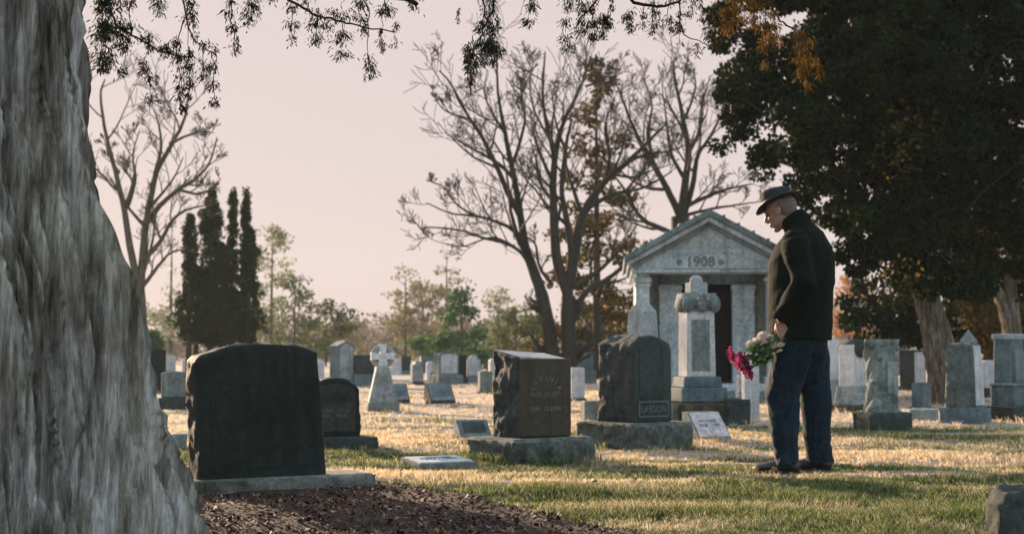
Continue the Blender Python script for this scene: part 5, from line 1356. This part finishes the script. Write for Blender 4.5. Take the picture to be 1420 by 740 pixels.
# ------------------------------------------------------------------ the flowers in his hand
MW = Matrix.Translation(man.location) @ Matrix.Rotation(math.pi - TH, 4, 'Z')
gripL = KL + E2 * .006 - V3((0, .018, 0)); grip = MW @ gripL; axw = (MW.to_3x3() @ AX).normalized()
bq = thing('bouquet', 'bouquet of ruffled pink and white flowers with green leaves, held head down', 'bouquet', grip)
R3 = random.Random(5)
def frame(d):
    d = d.normalized(); a = d.orthogonal().normalized(); return a, d.cross(a), d
def bloom(mb, c, d, R, rings, seed, ruf=.22, open_=1.0):
    rn = random.Random(seed); a, b_, d = frame(d)
    for ri, (n_p, r0, r1, lift) in enumerate(rings):
        for i in range(n_p):
            ph = 2 * math.pi * (i + .5 * (ri % 2) + rn.uniform(-.15, .15)) / n_p; G = []
            for u in range(5):
                t = u / 4; rr = R * (r0 + (r1 - r0) * t)
                for v in range(5):
                    s = (v / 4 - .5) * 2; w = (2.2 / n_p) * math.pi * (.35 + .65 * math.sin(math.pi * min(1, .25 + .6 * t)))
                    an = ph + s * w * .5
                    z = R * (lift * t ** 1.3 + ruf * (t ** 2) * math.sin(v * 2.4 + i + rn.random() * .9) * .5 - .08 * s * s)
                    G.append(V3(c) + (a * math.cos(an) + b_ * math.sin(an)) * rr * (1 - .10 * s * s * t) + d * z)
            mb.add(G, [(u*5+v, u*5+v+1, (u+1)*5+v+1, (u+1)*5+v) for u in range(4) for v in range(4)])
def petal_mat(name, stops):
    m, n, b = mat_new(name); x = noise_node(n, 60, 3, .6); r = ramp(n, x.outputs[0], stops); n.links.new(r.outputs[0], b.inputs['Base Color']); b.inputs['Roughness'].default_value = .6
    tr_ = N(n, 'ShaderNodeBsdfTranslucent'); n.links.new(r.outputs[0], tr_.inputs[0]); ms = N(n, 'ShaderNodeMixShader'); ms.inputs[0].default_value = .35
    n.links.new(b.outputs[0], ms.inputs[1]); n.links.new(tr_.outputs[0], ms.inputs[2]); n.links.new(ms.outputs[0], n.nodes['Material Output'].inputs['Surface']); return m
pink = petal_mat('pink_petal', [(.35, (.34, .025, .11)), (.55, (.50, .06, .17)), (.72, (.72, .30, .36))])
deep = petal_mat('deep_pink_petal', [(.35, (.10, .008, .04)), (.6, (.22, .015, .07)), (.75, (.4, .06, .14))])
whitep = petal_mat('white_petal', [(.35, (.50, .44, .38)), (.6, (.72, .66, .60)), (.75, (.80, .76, .70))])
leafm = petal_mat('bouquet_leaf', [(.35, (.012, .035, .010)), (.58, (.03, .08, .015)), (.75, (.12, .22, .03))])
stemm = plain('flower_stem', (.05, .10, .03), .6, .3, 60, .1)
paper = petal_mat('cream_wrap', [(.35, (.42, .36, .30)), (.6, (.62, .54, .46)), (.75, (.7, .63, .55))])
def px(u, v, dy=0): return at(u, v, grip.y + dy) - grip
dd = (px(1026, 503) - px(1083, 466)).normalized()
heads = [(1018, 493, .02, .068), (1029, 504, -.05, .070), (1038, 513, .03, .064), (1025, 502, .075, .062), (1031, 498, -.01, .060)]
for i, (u, v, dy, R) in enumerate(heads):
    c = px(u, v, dy); d = (dd + V3((R3.uniform(-.25, .25), R3.uniform(-.6, .3) + dy * -3, R3.uniform(-.25, .25)))).normalized()
    mb = MB(); bloom(mb, c, d, R, [(9, .15, 1.0, .05), (8, .12, .82, .28), (6, .08, .60, .45)], i, .30)
    fo = mb.build('pink_flower', pink, bq, True)
    mb = MB(); bloom(mb, c + d * .008, d, R * .62, [(6, .05, .8, .55), (5, .02, .5, .75)], i + 20, .3); mb.build('flower_centre', deep, fo, True)
for i, (u, v, dy, R) in enumerate([(1049, 474, .02, .042), (1058, 466, -.02, .040), (1041, 477, .03, .034), (1067, 468, .0, .030), (1060, 476, -.04, .028), (1074, 482, -.03, .024), (1083, 478, -.05, .026), (1081, 487, -.05, .022), (1053, 470, .05, .03)]):
    mb = MB(); d = (dd * .3 + V3((0, R3.uniform(-.6, .2), .8))).normalized(); bloom(mb, px(u, v, dy), d, R, [(8, .1, 1, .1), (7, .1, .75, .4), (5, .05, .5, .6)], i + 40, .4); mb.build('white_flower', whitep, bq, True)
st = MB(); g0 = V3((0, 0, 0))
for i in range(11):
    u, v, dy, R = (heads + [(1050, 474, .02, .03), (1058, 466, -.02, .03), (1045, 500, 0, .02), (1052, 508, .02, 0), (1040, 488, -.02, 0), (1062, 500, .01, 0)])[i]
    o_ = V3((R3.uniform(-.007, .007), R3.uniform(-.007, .007), R3.uniform(-.007, .007))); c = px(u, v, dy)
    st.tube([o_ - axw * .085, o_, o_.lerp(c, .5) + V3((0, 0, -.012)), c], .0032, 6)
st.build('stems', stemm, bq, True)
for i in range(90):
    t_ = R3.uniform(.18, .9); c = px(1078 - 40 * t_ + R3.uniform(-9, 9), 470 + 26 * t_ + R3.uniform(-10, 16), R3.uniform(-.05, .05))
    d = (dd + V3((R3.uniform(-.5, .5), R3.uniform(-.7, .5), R3.uniform(-.9, .5)))).normalized(); a, b_, d = frame(d); L = R3.uniform(.03, .06); w = L * .28
    a = (a * math.cos(i) + b_ * math.sin(i)); n2 = d.cross(a); G = []
    for j in range(6):
        t = j / 5; ww = w * math.sin(math.pi * (.08 + .9 * t)); cc_ = c + d * L * t - n2 * L * .25 * t * t
        G += [cc_ - a * ww, cc_ - n2 * ww * .3, cc_ + a * ww]
    mb = MB() if i == 0 else mb
    mb.add(G, [(j*3+q_, j*3+q_+1, (j+1)*3+q_+1, (j+1)*3+q_) for j in range(5) for q_ in range(2)])
mb.build('leaves', leafm, bq, True)
wp = MB(); G = []; a, b_, d = frame(-axw)
for i in range(9):
    t = i / 8
    for j in range(20):
        ph = 2 * math.pi * j / 20; r = .013 + .026 * t ** 1.4 * (1 + .25 * math.sin(ph * 5 + i)); G.append((a * math.cos(ph) + b_ * math.sin(ph)) * r + d * (.028 + .055 * t))
wp.add(G, [(i*20+j, i*20+(j+1)%20, (i+1)*20+(j+1)%20, (i+1)*20+j) for i in range(8) for j in range(20)]); 
G = []                                        # loose ends of the wrap hanging by his thigh
wp = MB()
for (u0, v0, u1, v1, w, s_) in ((1086, 476, 1080, 492, 5, 1), (1080, 478, 1074, 497, 4, 2), (1090, 472, 1092, 488, 5, 3)):
    G = []
    for i in range(8):
        t = i / 7; c = px(u0 + (u1 - u0) * t, v0 + (v1 - v0) * t, -.03 + .01 * math.sin(i * 1.7 + s_))
        ww = w * mpp(8.8) * (.6 + .5 * t); G += [c - V3((ww, .006 * math.sin(i * 2), 0)), c + V3((0, -.012 * math.cos(i * 1.3), 0)), c + V3((ww, .008 * math.sin(i), 0))]
    wp.add(G, [(i*3+j, i*3+j+1, (i+1)*3+j+1, (i+1)*3+j) for i in range(7) for j in range(2)])

# ------------------------------------------------------------------ sow the lawn, then the air
sow_grass(); sow_mulch()
hz_ = MB(); hz_.box((0, 160, 12.5), (640, 420, 28.0))
hm = bpy.data.materials.new('air'); hm.use_nodes = True; hn = hm.node_tree; hn.nodes.clear()
vo = N(hn, 'ShaderNodeVolumePrincipled'); vo.inputs['Color'].default_value = (.88, .90, .96, 1); vo.inputs['Density'].default_value = .0004; vo.inputs['Anisotropy'].default_value = .1
oo = N(hn, 'ShaderNodeOutputMaterial'); hn.links.new(vo.outputs[0], oo.inputs['Volume'])
h_ = hz_.build('haze', hm); h_['kind'] = 'stuff'
